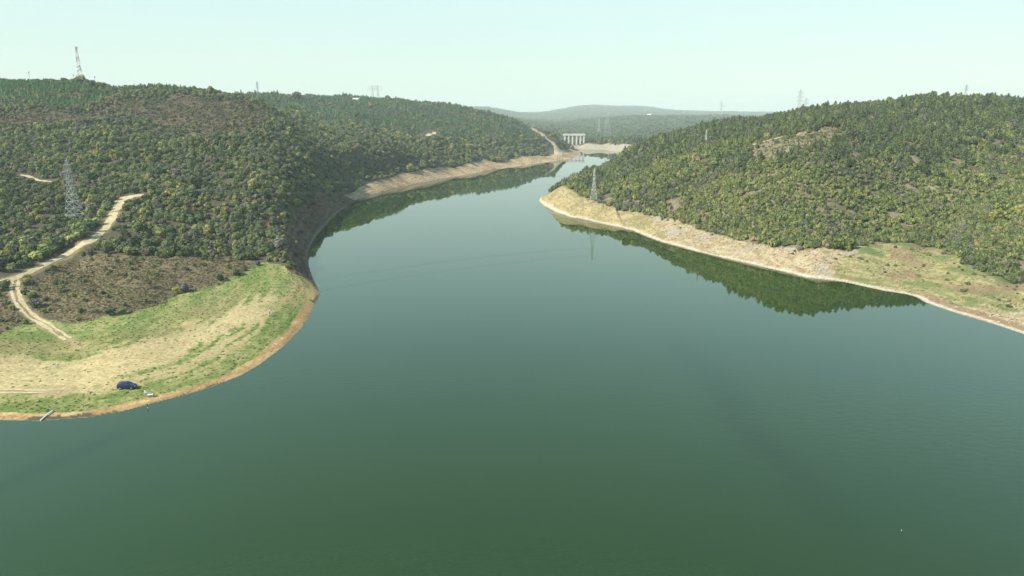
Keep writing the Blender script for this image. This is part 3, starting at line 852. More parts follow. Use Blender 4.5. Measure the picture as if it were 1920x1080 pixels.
# left hill, near and middle: broadleaf scrub wood
for (y0, y1, cell, xi0, xi1, sd_) in [(180, 470, 2.75, -.95, .02, 1), (470, 760, 3.5, -.95, .02, 2), (760, 1320, 4.8, -.9, .2, 3)]:
    x, y = jitter_grid(y0, y1, cell, xi0, xi1, sd_)
    k = ~near_of(no_tree, x, y) & near_of(left_side, x, y) & off_tracks(x, y) & ~near_of(z_plant, x, y)
    x, y = x[k], y[k]
    terr = near_of(z_terr, x, y)
    clump = fbm(x / 22, y / 22, 123, 3)
    gap = fbm(x / 9, y / 9, 321, 2)
    k = (gap > .27) & (~terr | (rgs.uniform(size=len(x)) < .40 + .4 * (clump > .58)))
    x, y, terr, clump = x[k], y[k], terr[k], clump[k]
    second = (y > 800)
    u_, v_ = project(x, y, sample(GZ, x, y))
    greenz = (second & (v_ < 262) & (u_ < 1000)) | ((v_ < 172) & (u_ > 210) & (y > 600))         # young pines on the far crest
    edge = near_of(SDIST, x, y) < 40
    w = np.stack([1.6 - clump, np.full(len(x), 1.5), np.full(len(x), 1.2), .2 + 1.4 * clump, np.clip(clump - .5, 0, 1) * 2.5 + .06 + .25 * edge, .28 + .9 * terr + .2 * second, .45 + .9 * terr, .03 + .14 * edge], 1)
    colr, ci_ = pick(PAL_L, w, rgs)
    s = cell * (.34 + .34 * rgs.uniform(size=len(x)) ** 1.4) * np.where(terr, .55, 1) * (1 + .35 * (rgs.uniform(size=len(x)) > .93)) * (1 + .6 * (rgs.uniform(size=len(x)) > .975)) * (.75 + .5 * clump)
    g = greenz & (rgs.uniform(size=len(x)) < .8)
    add_batch('broadleaf', x[~g], y[~g], s[~g], colr[~g], rgs.integers(0, 6, (~g).sum()))
    ng_ = g.sum()
    if ng_:
        add_batch('young_pine', x[g], y[g], s[g] * .75, np.array([C(.085, .150, .068)] * ng_) * rgs.uniform(.8, 1.25, (ng_, 1)), rgs.integers(0, 5, ng_), tilt=.03)
# stray bushes on the heath and on the dark bank
for zn, y0, y1, cell, s0, s1 in ((z_heath, 150, 300, 4.2, .4, 1.0), (bank_shade & (SDIST > 3), 235, 520, 4.0, .5, 1.3), (z_beach & (SDIST > 14), 190, 420, 5.0, .35, .9)):
    x, y = jitter_grid(y0, y1, cell, -.95, .95, 41)
    k = near_of(zn, x, y) & off_tracks(x, y) & (rgs.uniform(size=len(x)) < .5); x, y = x[k], y[k]
    add_batch('shrub' if zn is not z_heath and x.mean() > 0 else 'broadleaf', x, y, rgs.uniform(s0, s1, len(x)), np.array(PAL_L)[rgs.integers(0, 4, len(x))], rgs.integers(0, 4, len(x)))
# plantation on the crest at the far left
x, y = jitter_grid(480, 760, 3.2, -.95, -.4, 5)
k = near_of(z_plant, x, y); x, y = x[k], y[k]
yps = rgs.uniform(.9, 1.6, len(x))
add_batch('young_pine', x, y, yps * 1.1, np.array([C(.075, .170, .055)] * len(x)) * rgs.uniform(.75, 1.3, (len(x), 1)), rgs.integers(0, 5, len(x)), zs=yps * .95, tilt=.03)
# right hill: shrubs below, pines above
x, y = jitter_grid(200, 400, 2.0, .0, .95, 6); x2, y2 = jitter_grid(400, 720, 2.6, .0, .95, 7)
x, y = np.r_[x, x2], np.r_[y, y2]
k = ~near_of(no_tree, x, y) & ~near_of(left_side, x, y) & off_tracks(x, y); x, y = x[k], y[k]
clear = near_of(z_clear, x, y)
clump = fbm(x / 18, y / 18, 223, 3); gap = fbm(x / 8, y / 8, 421, 2)
k = (gap > .26) & (~clear | (rgs.uniform(size=len(x)) < .68)); x, y, clump, clear = x[k], y[k], clump[k], clear[k]
zg = sample(GZ, x, y); u_, v_ = project(x, y, zg)
pine_amt = smooth(330, 250, v_ + (clump - .5) * 130 - np.clip(1350 - u_, 0, 400) * .12)
is_p = rgs.uniform(size=len(x)) < pine_amt * .75 * ~clear
PAL_R = [C(.082, .116, .046), C(.128, .168, .056), C(.170, .208, .066), C(.215, .240, .078), C(.150, .150, .104), C(.27, .22, .13)]
PAL_R = [c * C(1.14, 1.05, 1.10) for c in PAL_R]
big = smooth(.35, .65, fbm(x / 55, y / 40, 227, 3))
w = np.stack([1.5 - big, np.full(len(x), 1.5), .3 + 1.8 * big, .05 + big * .7, .9 - .7 * big, .08 + .4 * clear], 1)
colr, _ = pick(PAL_R, w, rgs)
s = np.where(y > 400, 2.7, 1.95) * (1 + .45 * (rgs.uniform(size=len(x)) > .94)) * (.44 + .26 * rgs.uniform(size=len(x))) * (.8 + .4 * clump) * np.where(clear, .5, 1)
add_batch('shrub', x[~is_p], y[~is_p], s[~is_p] * 1.12, colr[~is_p], rgs.integers(0, 4, (~is_p).sum()), zs=s[~is_p] * 1.5)
np_ = is_p.sum()
colp, _ = pick([C(.080, .108, .054), C(.122, .154, .064), C(.168, .200, .072), C(.148, .142, .108)], np.tile([1.2, 1.5, .8, .35], (np_, 1)), rgs)
sp_ = rgs.uniform(1.4, 2.35, np_) * (1 + .4 * (rgs.uniform(size=np_) > .9))
add_batch('pine', x[is_p], y[is_p], sp_ * 1.12, colp, rgs.integers(0, 5, np_), zs=sp_ * .88, tilt=.05)
# far hills beyond the embankment
for (y0, y1, cell, sd_) in [(1245, 1800, 7, 8), (1800, 3400, 11, 9), (3400, 7200, 27, 10)]:
    x, y = jitter_grid(y0, y1, cell, -.12 if y0 < 2000 else -.35, .52, sd_)
    k = ~near_of(no_tree, x, y) & (fbm(x / (cell * 5), y / (cell * 5), 523, 3) > .36) & off_tracks(x, y); x, y = x[k], y[k]
    cl = fbm(x / 60, y / 60, 733, 2)
    colr, _ = pick([C(.065, .092, .045), C(.10, .13, .055), C(.14, .16, .065), C(.16, .14, .085)], np.stack([1.5 - cl, 1.3 + 0 * x, .4 + cl, .35 + 0 * x], 1), rgs)
    s = cell * rgs.uniform(.45, .8, len(x))
    add_batch('far', x, y, s, colr, rgs.integers(0, 6, len(x)), zs=np.minimum(s, 6.0))

# ------------------------------------------------------------------ individual trees: those that show largest
def near_word(x, y):
    u, v = project(x, y, ground(x, y) + 2)
    if x < 0:
        d1 = float(dist_line(np.array([x]), np.array([y]), track_lines[0][0])[0])
        if d1 < 9: return 'beside the pale dirt track'
        if float(dist_line(np.array([x]), np.array([y]), P_HEATH, True)[0]) < 9: return 'edging the brown heath'
        if sample(SDIST, x, y) < 26: return 'above the dark lake bank'
        if u < 210: return 'around the tall lattice pylon'
        return 'between dirt track and lake bank'
    if u > 1790: return 'on the spur beside the dry gully'
    if sample(SDIST, x, y) < 75 and u < 1800: return 'edging the dry grass shore'
    return 'on the wooded hillside above the dry shore'
def colour_word(c):
    r_, g_, b_ = c
    if r_ > g_ * 1.25: return 'rusty brown'
    if r_ > g_ * 1.02: return 'grey brown'
    if g_ > .10: return 'yellow green'
    if g_ > .07: return 'olive green'
    return 'dark green'
def extract(key, count, kind):
    """take the plants that show largest out of the mass and build each as an object of its own"""
    parts = BATCH[key]
    cat = [np.concatenate([p[i] for p in parts]) for i in range(7)]
    x, y, z, sc, rot, colr, vid = cat
    u, v = project(x, y, z + sc[:, 2])
    ok = (u > 8) & (u < 1912) & (v > 0) & (v < 1080) & visible(x, y, sc[:, 2] * .8)
    size = np.where(ok, sc[:, 0] / y, 0)
    order = np.argsort(-size)[:count]
    protos = {}
    for i in order:
        c = [float(q) for q in colr[i]]
        size_w = 'tall' if sc[i, 0] > np.median(sc[order, 0]) * 1.15 else ('small' if sc[i, 0] < np.median(sc[order, 0]) * .87 else 'medium')
        cw_ = colour_word(c); nw = near_word(float(x[i]), float(y[i]))
        if kind == 'shrub':
            o = bpy.data.objects.new('evergreen_shrub', me_sh_all[vid[i]]); COL.objects.link(o); o['col'] = c
            tag(o, f'{size_w} {cw_} rounded shrub growing {nw}', 'shrub', f'{cw_} shrubs {nw}')
        else:
            crowns, trunks, nm = (me_bl_crown, me_bl_trunk, 'broadleaf_tree') if kind == 'broadleaf' else (me_pn_crown, me_pn_trunk, 'pine_tree')
            o = bpy.data.objects.new(nm, None); COL.objects.link(o); o.empty_display_size = .3
            vi = int(vid[i])
            if vi not in protos:
                cr_ = bpy.data.objects.new('crown', crowns[vi]); tr_ = bpy.data.objects.new('trunk', trunks[vi]); protos[vi] = (cr_, tr_)
            else:
                cr_, tr_ = (q.copy() for q in protos[vi])
            for q in (cr_, tr_): COL.objects.link(q); q.parent = o
            cr_['col'] = c
            kw = 'bushy broadleaf tree' if kind == 'broadleaf' else 'pointed pine tree'
            tag(o, f'{size_w} {cw_} {kw} {nw}', 'tree', f'{cw_} {"broadleaf trees" if kind == "broadleaf" else "pines"} {nw}')
        o.location = (x[i], y[i], z[i]); o.rotation_euler = tuple(rot[i]); o.scale = tuple(sc[i])
    rest = np.ones(len(x), bool); rest[order] = False
    BATCH[key] = [tuple(c_[rest] for c_ in cat)]

# feature plants placed one by one: (u, v of the foot, crown radius m, colour, model)
FEAT = [(1895, 412, 3.6, C(.125, .135, .036), 0), (1862, 418, 3.2, C(.135, .130, .035), 2), (1880, 398, 3.4, C(.10, .115, .032), 1), (1912, 400, 3.0, C(.15, .14, .05), 3),
        (1868, 440, 2.6, C(.15, .13, .055), 3), (1582, 468, 2.9, C(.085, .10, .026), 4), (1566, 466, 2.2, C(.060, .075, .022), 1), (1603, 466, 1.9, C(.05, .066, .022), 5),
        (366, 352, 3.6, C(.085, .092, .040), 2), (340, 358, 2.6, C(.13, .12, .045), 0), (470, 205, 2.5, C(.03, .04, .03), 1), (283, 367, 2.2, C(.16, .15, .05), 3), (318, 366, 2.2, C(.17, .14, .05), 0),
        (215, 300, 3.0, C(.12, .13, .03), 2), (285, 305, 2.8, C(.14, .14, .035), 0), (640, 362, 2.6, C(.15, .075, .03), 1), (592, 385, 2.4, C(.14, .08, .035), 3)]
for i_, (u, v) in enumerate([(52, 497), (66, 489), (82, 481), (98, 473), (113, 465), (128, 457), (143, 450), (158, 442), (171, 433), (182, 421), (192, 408), (198, 396), (205, 384), (165, 425), (150, 437), (120, 452)]):
    FEAT.append((u, v, 1.9 + .7 * ((i_ * 7) % 5) / 5, PAL_L[(i_ * 3) % 4], i_ % 6))
for u, v, s, c, vi in FEAT:
    c = c * (1.7 if u > 1500 or c[0] > .1 else 1.1)
    x, y = hit(u, v, 800)
    add_batch('broadleaf', np.array([x]), np.array([y]), np.array([s]), c[None], np.array([vi]))
extract('broadleaf', 296, 'broadleaf')
extract('shrub', 296, 'shrub')
extract('pine', 290, 'pine')

dead = [(1828, 392), (1838, 398), (1846, 405), (1815, 415), (1790, 440), (1780, 450), (1795, 455), (1805, 432), (1852, 396), (1825, 408)]
for i, (u, v) in enumerate(dead):
    x, y = hit(u, v, 500)
    o = bpy.data.objects.new('bare_shrub', me_bare[i % 2]); COL.objects.link(o)
    o.location = (x, y, ground(x, y) - .1); s = 1.5 + .8 * ((i * 37) % 10) / 10
    o.scale = (s, s, s * 1.1); o.rotation_euler = (0, 0, i * 1.3); o['col'] = [.34, .31, .28]
    tag(o, 'leafless pale grey shrub standing in the dry gully', 'shrub', 'bare grey shrubs in the gully')

LAB = {'broadleaf': ('broadleaf_woods', 'mixed olive and brown scrub woodland covering the slopes across the inlet', 'woodland', SET_BL),
       'shrub': ('shrub_undergrowth', 'dense green evergreen shrubs covering the lower hillside above the dry shore', 'shrubs', SET_SH),
       'pine': ('pine_woods', 'dark green pine wood covering the hilltop above the dry shore', 'woodland', SET_PN),
       'young_pine': ('plantation_woods', 'bright green young conifers planted along the far crest', 'woodland', SET_PN),
       'far': ('distant_woods', 'hazy blue green woodland on the hills beyond the embankment', 'woodland', SET_BL)}
for key, (nm, lb, ct, st) in LAB.items():
    cat = [np.concatenate([p[i] for p in BATCH[key]]) for i in range(7)]
    scatter(nm, cat[0], cat[1], cat[2], cat[3], cat[4], cat[5], cat[6], st, lb, ct)

# low heath and rough grass
x, y = jitter_grid(150, 300, .85, -.95, -.2, 12)
k = near_of(z_heath, x, y) & off_tracks(x, y) & (fbm(x / 5, y / 5, 611, 3) > .30); x, y = x[k], y[k]
x2, y2 = jitter_grid(400, 700, 1.7, -.85, -.2, 13)
k = near_of(z_terr, x2, y2) & (fbm(x2 / 7, y2 / 7, 612, 2) > .33); x2, y2 = x2[k], y2[k]
xx, yy = np.r_[x, x2], np.r_[y, y2]
colr, _ = pick([C(.10, .078, .045), C(.18, .13, .075), C(.075, .095, .035), C(.26, .205, .11)], np.tile([1.1, 1.4, 1.0, .8], (len(xx), 1)), rgs)
s = np.r_[rgs.uniform(.22, .55, len(x)), rgs.uniform(.4, 1.1, len(x2))] * (1 + 1.1 * (rgs.uniform(size=len(xx)) > .965))
scatter('heath_undergrowth', xx, yy, sample(GZ, xx, yy) - .03, np.stack([s, s, s * .9], 1), np.stack([0 * xx, 0 * xx, rgs.uniform(0, 6.28, len(xx))], 1), colr, rgs.integers(0, 4, len(xx)), SET_TF,
        'low brown heath scrub between the dirt track and the meadow', 'heath')
x, y = jitter_grid(110, 260, .95, -.95, -.1, 14)
k = near_of(z_grass, x, y) & off_tracks(x, y) & (near_of(SDIST, x, y) > 3.5)
x, y = x[k], y[k]
gsel = sample(green_amt, x, y)
k = (rgs.uniform(size=len(x)) < .09 + .5 * gsel) ; x, y, gsel = x[k], y[k], gsel[k]
colg = np.where((rgs.uniform(size=len(x)) < .25 + .6 * gsel)[:, None], C(.105, .165, .035), C(.42, .35, .18)) * rgs.uniform(.35, 1.25, (len(x), 1))
s = rgs.uniform(.13, .40, len(x))
x2, y2 = jitter_grid(190, 480, 1.5, .0, .95, 15)
k = near_of(z_beach, x2, y2) & (near_of(SDIST, x2, y2) > 3.5) & (fbm(x2 / 5, y2 / 5, 613, 3) > .47); x2, y2 = x2[k], y2[k]
rg2 = near_of(z_rgrass, x2, y2)
colg2, _ = pick([C(.40, .32, .17), C(.22, .20, .07), C(.13, .15, .045), C(.20, .12, .07)], np.where(rg2[:, None], [.8, 1.2, .9, .5], [1.4, .5, .25, .2]), rgs)
xx, yy = np.r_[x, x2], np.r_[y, y2]; ss = np.r_[s, rgs.uniform(.2, .55, len(x2))]
scatter('rough_grass', xx, yy, sample(GZ, xx, yy) - .03, np.stack([ss, ss, ss * .8], 1), np.stack([0 * xx, 0 * xx, rgs.uniform(0, 6.28, len(xx))], 1), np.r_[colg, colg2], rgs.integers(0, 4, len(xx)), SET_TF,
        'tufts of green and straw coloured grass on both shores', 'grass')

def rock(seed):
    rs = np.random.default_rng(seed); bm = bmesh.new(); bmesh.ops.create_icosphere(bm, subdivisions=1, radius=1)
    for v_ in bm.verts: v_.co = v_.co * float(rs.uniform(.7, 1.2)); v_.co.z *= .6
    V_ = [tuple(v_.co) for v_ in bm.verts]; F_ = [tuple(v_.index for v_ in f_.verts) for f_ in bm.faces]; bm.free()
    return finish_foliage('rock_model', V_, F_, rs.uniform(0, 1, len(F_)), m_stone)
m_stone = leaf_material('stone', .12, 0.0)
SET_RK = model_set('rock_set', [rock(i) for i in range(3)])
x, y = jitter_grid(112, 520, .8, -.95, .95, 16)
sdv = near_of(SDIST, x, y)
k = near_of(land, x, y) & (sdv < np.where(x < 0, 3.2, 7)) & (rgs.uniform(size=len(x)) < np.where(sdv < 1.5, .26, .10)); x, y = x[k], y[k]
s = .07 + .26 * rgs.uniform(size=len(x)) ** 3
scatter('shore_rubble', x, y, sample(GZ, x, y), np.stack([s, s, s], 1), np.stack([0 * x, 0 * x, rgs.uniform(0, 6.28, len(x))], 1), np.where((x < 0)[:, None], C(.36, .27, .16), C(.46, .42, .34)) * rgs.uniform(.5, 1.15, (len(x), 1)), rgs.integers(0, 3, len(x)), SET_RK,
        'small pale stones strewn along both waterlines', 'stones')

# ------------------------------------------------------------------ lattice pylons
m_steel = plain('galvanised_steel', (.42, .43, .41), .55, .0, .1, .5)
m_steel_dim = plain('weathered_steel', (.36, .38, .38), .6, .0, .1, .5)
m_red = plain('red_paint', (.40, .20, .17), .6)
m_white = plain('white_paint', (.75, .74, .70), .6)
m_insul = plain('glass_insulator', (.25, .3, .28), .2)
def lattice(mb_legs, mb_brace, h, wb, wt, n, r, z0=0.0, waist=None):
    def w_at(t):
        if waist is None: return wb + (wt - wb) * t
        tw, ww = waist
        return wb + (ww - wb) * t / tw if t < tw else ww + (wt - ww) * (t - tw) / (1 - tw)
    ts = [1 - (1 - i / n) ** 1.15 for i in range(n + 1)]
    c = [[(sx * w_at(t) / 2, sy * w_at(t) / 2, z0 + h * t) for sx, sy in ((-1, -1), (1, -1), (1, 1), (-1, 1))] for t in ts]
    for i in range(n):
        for k in range(4):
            j = (k + 1) % 4
            mb_legs[k].tube(c[i][k], c[i + 1][k], r, r)
            mb_brace.tube(c[i][k], c[i + 1][j], r * .62); mb_brace.tube(c[i][j], c[i + 1][k], r * .62)
            mb_brace.tube(c[i + 1][k], c[i + 1][j], r * .62)
    return w_at
def pylon(u, v, D, hpx, label, arm=None, rz=0.0, mat=None, wb=.22, thick=1.0, group=None, n=9, top_arms=3):
    mat = mat or m_steel
    if D is None: x, y = hit(u, v, 1500)
    else: x, y = at_depth(u, v, D)[:2]
    zg = ground(x, y) - .3
    fwd = y * CP - (zg - H) * SP
    h = hpx * fwd / F * 1.02 if D is None else at_depth(u, v - hpx, D)[2] - zg
    o = empty('lattice_pylon', (x, y, zg), rz)
    tag(o, label, 'pylon', group)
    o['height'] = h
    r = max(.075, .11 * min(h, 40) / 25) * thick
    legs = [MB() for _ in range(4)]; br = MB()
    w_at = lattice(legs, br, h * .97, h * wb, h * .035, n, r, waist=(.62, h * .06))
    for m_ in legs: m_.build('leg', mat, o)
    br.build('bracing', mat, o)
    if arm:
        for k in range(top_arms):
            z = h * (.66 + .115 * k); L = h * arm * (1.0 if k != 1 else 1.25); a_ = MB()
            w2 = w_at(z / h) / 2
            for sx in (-1, 1):
                for sy in (-1, 1):
                    a_.tube((sx * w2, sy * w2, z), (sx * L, 0, z + h * .008), r * .8)
                    a_.tube((sx * w2, sy * w2, z + h * .045), (sx * L, 0, z + h * .012), r * .7)
                a_.tube((sx * (w2 + (L - w2) * .5), 0, z + h * .004), (sx * (w2 + (L - w2) * .5), 0, z + h * .03), r * .6)
            ao = a_.build('crossarm', mat, o)
            for sx in (-1, 1):
                i_ = MB().tube((sx * L * .97, 0, z), (sx * L * .97, 0, z - h * .05), r * .7, n=6); i_.build('insulator', m_insul, ao)
    pk = MB()
    for sx in (-1, 1):
        for sy in (-1, 1): pk.tube((sx * h * .017, sy * h * .017, h * .965), (0, 0, h), r * .9)
    pk.build('peak', mat, o)
    return o
pyl_a = pylon(141, 408, 298, 111, 'tall grey lattice pylon among bushes beside the dirt track', .07, R(78), n=10, thick=.8)
pyl_b = pylon(1113, 377, 425, 62, 'grey lattice pylon at the edge of the dry shore point', .08, R(82), thick=1.1)
pylon(1323, 274, None, 30, 'pale slim pylon among dark pines on the wooded hill flank', .12, R(70), thick=1.5)
pylon(1417, 240, 560, 27, 'faint grey pylon half hidden by pines below the hill crest', .12, R(70), thick=1.2, mat=m_steel_dim)
pylon(484, 181, 1000, 29, 'thin dim pylon standing alone behind the brown hill brow', .08, R(60), mat=m_steel_dim, wb=.14, thick=1.1)
pylon(560, 183, 1180, 14, 'tiny dim pylon on the far crest above green plantation', .12, R(20), mat=m_steel_dim, thick=1.1)
pylon(699, 186, 1210, 27, 'leftmost grey crossarm pylon of the close pair on the far crest', .26, R(5), mat=m_steel_dim, thick=1.0)
pylon(709, 186, 1260, 27, 'rightmost grey crossarm pylon of the close pair on the far crest', .26, R(5), mat=m_steel_dim, thick=1.0)
pylon(1138, 250, 1640, 52, 'tall pale pylon on the slope behind the white bridge', .15, R(15), thick=.8, mat=m_steel_dim)
pylon(1123, 244, 1950, 22, 'shorter pale pylon next to the tall one beyond the bridge', .17, R(15), thick=.9, mat=m_steel_dim)
pylon(1351, 218, 3000, 28, 'hazy pylon alone on the distant ridge above open haze', .18, R(10), mat=m_steel_dim, thick=1.3)
pylon(1498, 202, 700, 35, 'grey pylon with a wide top rising behind the pine crest', .09, R(10), mat=m_steel_dim, thick=.7)
pylon(1510, 203, 800, 21, 'small grey pylon behind the pine crest next to taller one', .09, R(10), mat=m_steel_dim, thick=.7)
pylon(1810, 178, 560, 20, 'little dim pylon top poking above the highest pines', .14, R(20), mat=m_steel_dim, thick=.9)
# conductors slung across the water between the two lakeside pylons
m_wire = plain('aluminium_cable', (.30, .31, .31), .5, .3)
for arm_, k in ((-1, 0), (1, 0), (-1, 1), (1, 1)):
    ends = []
    for o_, hp in ((pyl_a, 111), (pyl_b, 62)):
        hgt = o_['height']
        armL = hgt * (.07 if o_ is pyl_a else .08)
        ca, sa = math.cos(o_.rotation_euler.z), math.sin(o_.rotation_euler.z)
        ends.append(Vector((o_.location.x + ca * armL * arm_, o_.location.y + sa * armL * arm_, o_.location.z + hgt * (.66 + .23 * k) - hgt * .05)))
    q0, q1 = ends; wb_ = MB(); prev = None
    for t in np.linspace(0, 1, 41):
        p_ = q0.lerp(q1, float(t)); p_.z -= 10 * 4 * t * (1 - t) * .55
        if prev is not None: wb_.tube(prev, p_, .022, n=4)
        prev = p_.copy()
    tag(wb_.build('power_cable', m_wire), 'thin grey power cable sagging across the lake between two pylons', 'cable', 'cables slung across the lake')
# telecom mast with red and white bands
x, y = at_depth(152, 156, 635)[:2]; zg = ground(x, y) - .3
hm = 62 * (y * CP) / F
mast = empty('telecom_mast', (x, y, zg), R(20)); tag(mast, 'tall red and white lattice mast on the wooded crest', 'mast')
nb = 7
for k in range(nb):
    t0, t1 = k / nb, (k + 1) / nb
    mbk = [MB() for _ in range(4)]; brk = MB()
    lattice(mbk, brk, hm * (t1 - t0), 3.6 * (1 - t0) + .8 * t0, 3.6 * (1 - t1) + .8 * t1, 2, .095, z0=hm * t0)
    for m_ in mbk: brk.f += [tuple(i + len(brk.v) for i in f_) for f_ in m_.f]; brk.v += m_.v
    brk.build('lattice_section', m_red if k % 2 == 0 else m_white, mast)
an = MB()
for a_, z_ in ((0, .97), (2, .93), (4, .86), (1, .72), (3.4, .60)): an.box((math.cos(a_) * 1.1, math.sin(a_) * 1.1, hm * z_), (.5, .5, 1.6), a_)
an.build('antenna', m_white, mast)
dr = MB()
for a_, z_ in ((-1.2, .45), (-2.0, .36)): dr.tube((math.cos(a_) * 1.2, math.sin(a_) * 1.2, hm * z_), (math.cos(a_) * 1.9, math.sin(a_) * 1.9, hm * z_), .9, .8, 12)
dr.build('dish', m_white, mast)
# small aerials along the same crest
for (u, v, hp, lb) in [(57, 158, 22, 'small grey pole aerial above the young pines'), (140, 160, 16, 'short grey aerial mast beside the red and white mast'), (180, 166, 17, 'faint short pole aerial on the crest past the mast')]:
    x, y = at_depth(u, v, 645)[:2]; zg = ground(x, y) - .2; h = hp * y * CP / F
    o = empty('aerial_pole', (x, y, zg)); tag(o, lb, 'aerial')
    MB().tube((0, 0, 0), (0, 0, h), .16, .1, 8).build('pole', m_steel_dim, o)
    q = MB()
    for a_ in (0, 2.1, 4.2): q.box((math.cos(a_) * .55, math.sin(a_) * .55, h - .9), (.35, .35, 1.5), a_)
    q.build('antenna', m_white, o)

# ------------------------------------------------------------------ bridge on tall piers by the embankment
m_conc = plain('pale_concrete', (.52, .50, .46), .8, scale=.4)
bx0 = at_depth(1056, 252, 1262); bx1 = at_depth(1097, 252, 1262)
zdeck = bx0[2]
bridge = empty('concrete_bridge', ((bx0[0] + bx1[0]) / 2, 1262, 0)); tag(bridge, 'pale concrete bridge on tall piers at the end of the lake', 'bridge')
Lb = bx1[0] - bx0[0]
MB().box((0, 0, zdeck - 1.0), (Lb, 7, 2.0)).build('deck', m_conc, bridge)
pr = MB(); pr.box((0, -3.4, zdeck + .55), (Lb, .25, 1.1)); pr.box((0, 3.4, zdeck + .55), (Lb, .25, 1.1)); pr.build('parapet', m_conc, bridge)
for k, u in enumerate((1059, 1066, 1073.5, 1081, 1088, 1094.5)):
    px = at_depth(u, 255, 1262)[0] - bridge.location.x
    gz = ground(px + bridge.location.x, 1262) - 1
    MB().box((px, 0, (gz + zdeck - 2) / 2), (2.6, 5.5, zdeck - 2 - gz)).build('pier', m_conc, bridge)

# ------------------------------------------------------------------ small far houses
m_plaster = plain('white_plaster', (.8, .79, .75), .8, scale=.3)
m_roof = plain('roof_tile', (.35, .16, .11), .8, scale=1.5)
m_dark = plain('dark_glass', (.03, .035, .04), .2, scale=1)
def house(u, v, D, w, d, h, label, rz=0.2, group=None, roof=None):
    x, y = at_depth(u, v, D)[:2]; z = ground(x, y) - .5
    o = empty('house', (x, y, z), rz); tag(o, label, 'house', group)
    MB().box((0, 0, h / 2), (w, d, h)).build('wall', m_plaster, o)
    a, b_ = w / 2 + .4, d / 2 + .4; rh = h + min(w, d) * .28
    mesh_obj('roof', [(-a, -b_, h), (a, -b_, h), (a, b_, h), (-a, b_, h), (-a, 0, rh), (a, 0, rh)], [(0, 1, 5, 4), (2, 3, 4, 5), (0, 4, 3), (1, 2, 5), (0, 3, 2, 1)], roof or m_roof, o)
    for k in range(3): MB().box((-w / 3 + k * w / 3, -d / 2 - .02, h * .55), (1.2, .1, 1.4)).build('window', m_dark, o)
    MB().box((w * .18, -d / 2 - .02, 1.05), (1.0, .1, 2.1)).build('door', m_dark, o)
house(1217, 223, 2900, 13, 11, 11, 'bright white house high on the hazy wooded ridge', .1, roof=m_plaster)
for u, v, D, w in [(1028, 240, 3050, 15), (1036, 239.5, 3100, 13), (1049, 241, 3000, 15)]:
    house(u, v, D, w, 8, 6, 'small pale house in the hazy valley beyond the spur', .3, 'pale houses in the far valley', roof=m_white)
house(667, 189, 1130, 8, 6, 4, 'low white house below the crest of the far green hill', .2, roof=m_white)

# ------------------------------------------------------------------ blue car on the straw meadow
m_blue = plain('dark_blue_paint', (.008, .016, .085), .25, .0, .08, 2, .6)
m_tyre = plain('tyre_rubber', (.02, .02, .02), .9)
m_rim = plain('alloy', (.4, .4, .42), .35, .8)
m_lamp = plain('lamp_glass', (.6, .6, .58), .15)
m_tail = plain('tail_lamp', (.3, .02, .02), .25)
def loft(secs, close=True):
    V, Fc = [], []; n_ = len(secs[0])
    for s_ in secs: V += s_
    for i in range(len(secs) - 1):
        for k in range(n_):
            j = (k + 1) % n_
            Fc.append((i * n_ + k, i * n_ + j, (i + 1) * n_ + j, (i + 1) * n_ + k))
    Fc.append(tuple(reversed(range(n_)))); Fc.append(tuple((len(secs) - 1) * n_ + k for k in range(n_)))
    return V, Fc
cx_, cy_ = hit(239, 728, 300)
car = empty('parked_car', (cx_, cy_, ground(cx_, cy_) + .02), R(4)); tag(car, 'dark blue hatchback car parked on the straw meadow near the water', 'car')
# stations along the length: x, sill z, belt z, roof z, belt half width, roof half width
ST = [(-2.12, .42, .80, .84, .70, .66), (-2.06, .28, .92, 1.02, .84, .70), (-1.95, .24, .98, 1.30, .87, .66), (-1.75, .22, 1.0, 1.58, .88, .62), (-1.2, .22, 1.0, 1.66, .89, .63), (-.3, .22, .99, 1.68, .89, .64),
      (.35, .22, .98, 1.62, .89, .63), (.75, .22, .97, 1.36, .89, .68), (1.15, .22, .96, 1.03, .88, .76), (1.7, .24, .88, .92, .86, .74), (2.0, .28, .74, .78, .80, .66), (2.12, .38, .62, .66, .68, .58)]
secs = []
for x_, s_, b_, r_, wb_, wr_ in ST:
    pts = [(x_, -wb_ * .93, s_), (x_, -wb_, s_ + .18), (x_, -wb_, b_), (x_, -wr_, r_ - .04), (x_, -wr_ * .8, r_), (x_, wr_ * .8, r_), (x_, wr_, r_ - .04), (x_, wb_, b_), (x_, wb_, s_ + .18), (x_, wb_ * .93, s_)]
    secs.append(pts)
V, Fc = loft(secs)
body = mesh_obj('body', V, Fc, m_blue, car, False)
bm_ = body.modifiers.new('soft', 'BEVEL'); bm_.width = .03; bm_.segments = 2
def side_glass(i0, i1, t0=.12, t1=.86, inset=.05):
    Vg, Fg = [], []
    for s in (-1, 1):
        q = []
        for ii, e in ((i0, inset), (i1, -inset)):
            x_, s_, b_, r_, wb_, wr_ = ST[ii]
            for t in (t0, t1):
                q.append((x_ + e, s * (wb_ + (wr_ - wb_) * t + .012), b_ + (r_ - .04 - b_) * t))
        b0 = len(Vg); Vg += q; Fg.append((b0, b0 + 2, b0 + 3, b0 + 1) if s < 0 else (b0, b0 + 1, b0 + 3, b0 + 2))
    return Vg, Fg
for i0, i1 in ((3, 4), (4, 5), (5, 6), (6, 7)):
    Vg, Fg = side_glass(i0, i1); mesh_obj('side_window', Vg, Fg, m_dark, car)
mesh_obj('windscreen', [(.38, -.52, 1.60), (.38, .52, 1.60), (1.12, .66, 1.075), (1.12, -.66, 1.075)], [(0, 3, 2, 1)], m_dark, car)
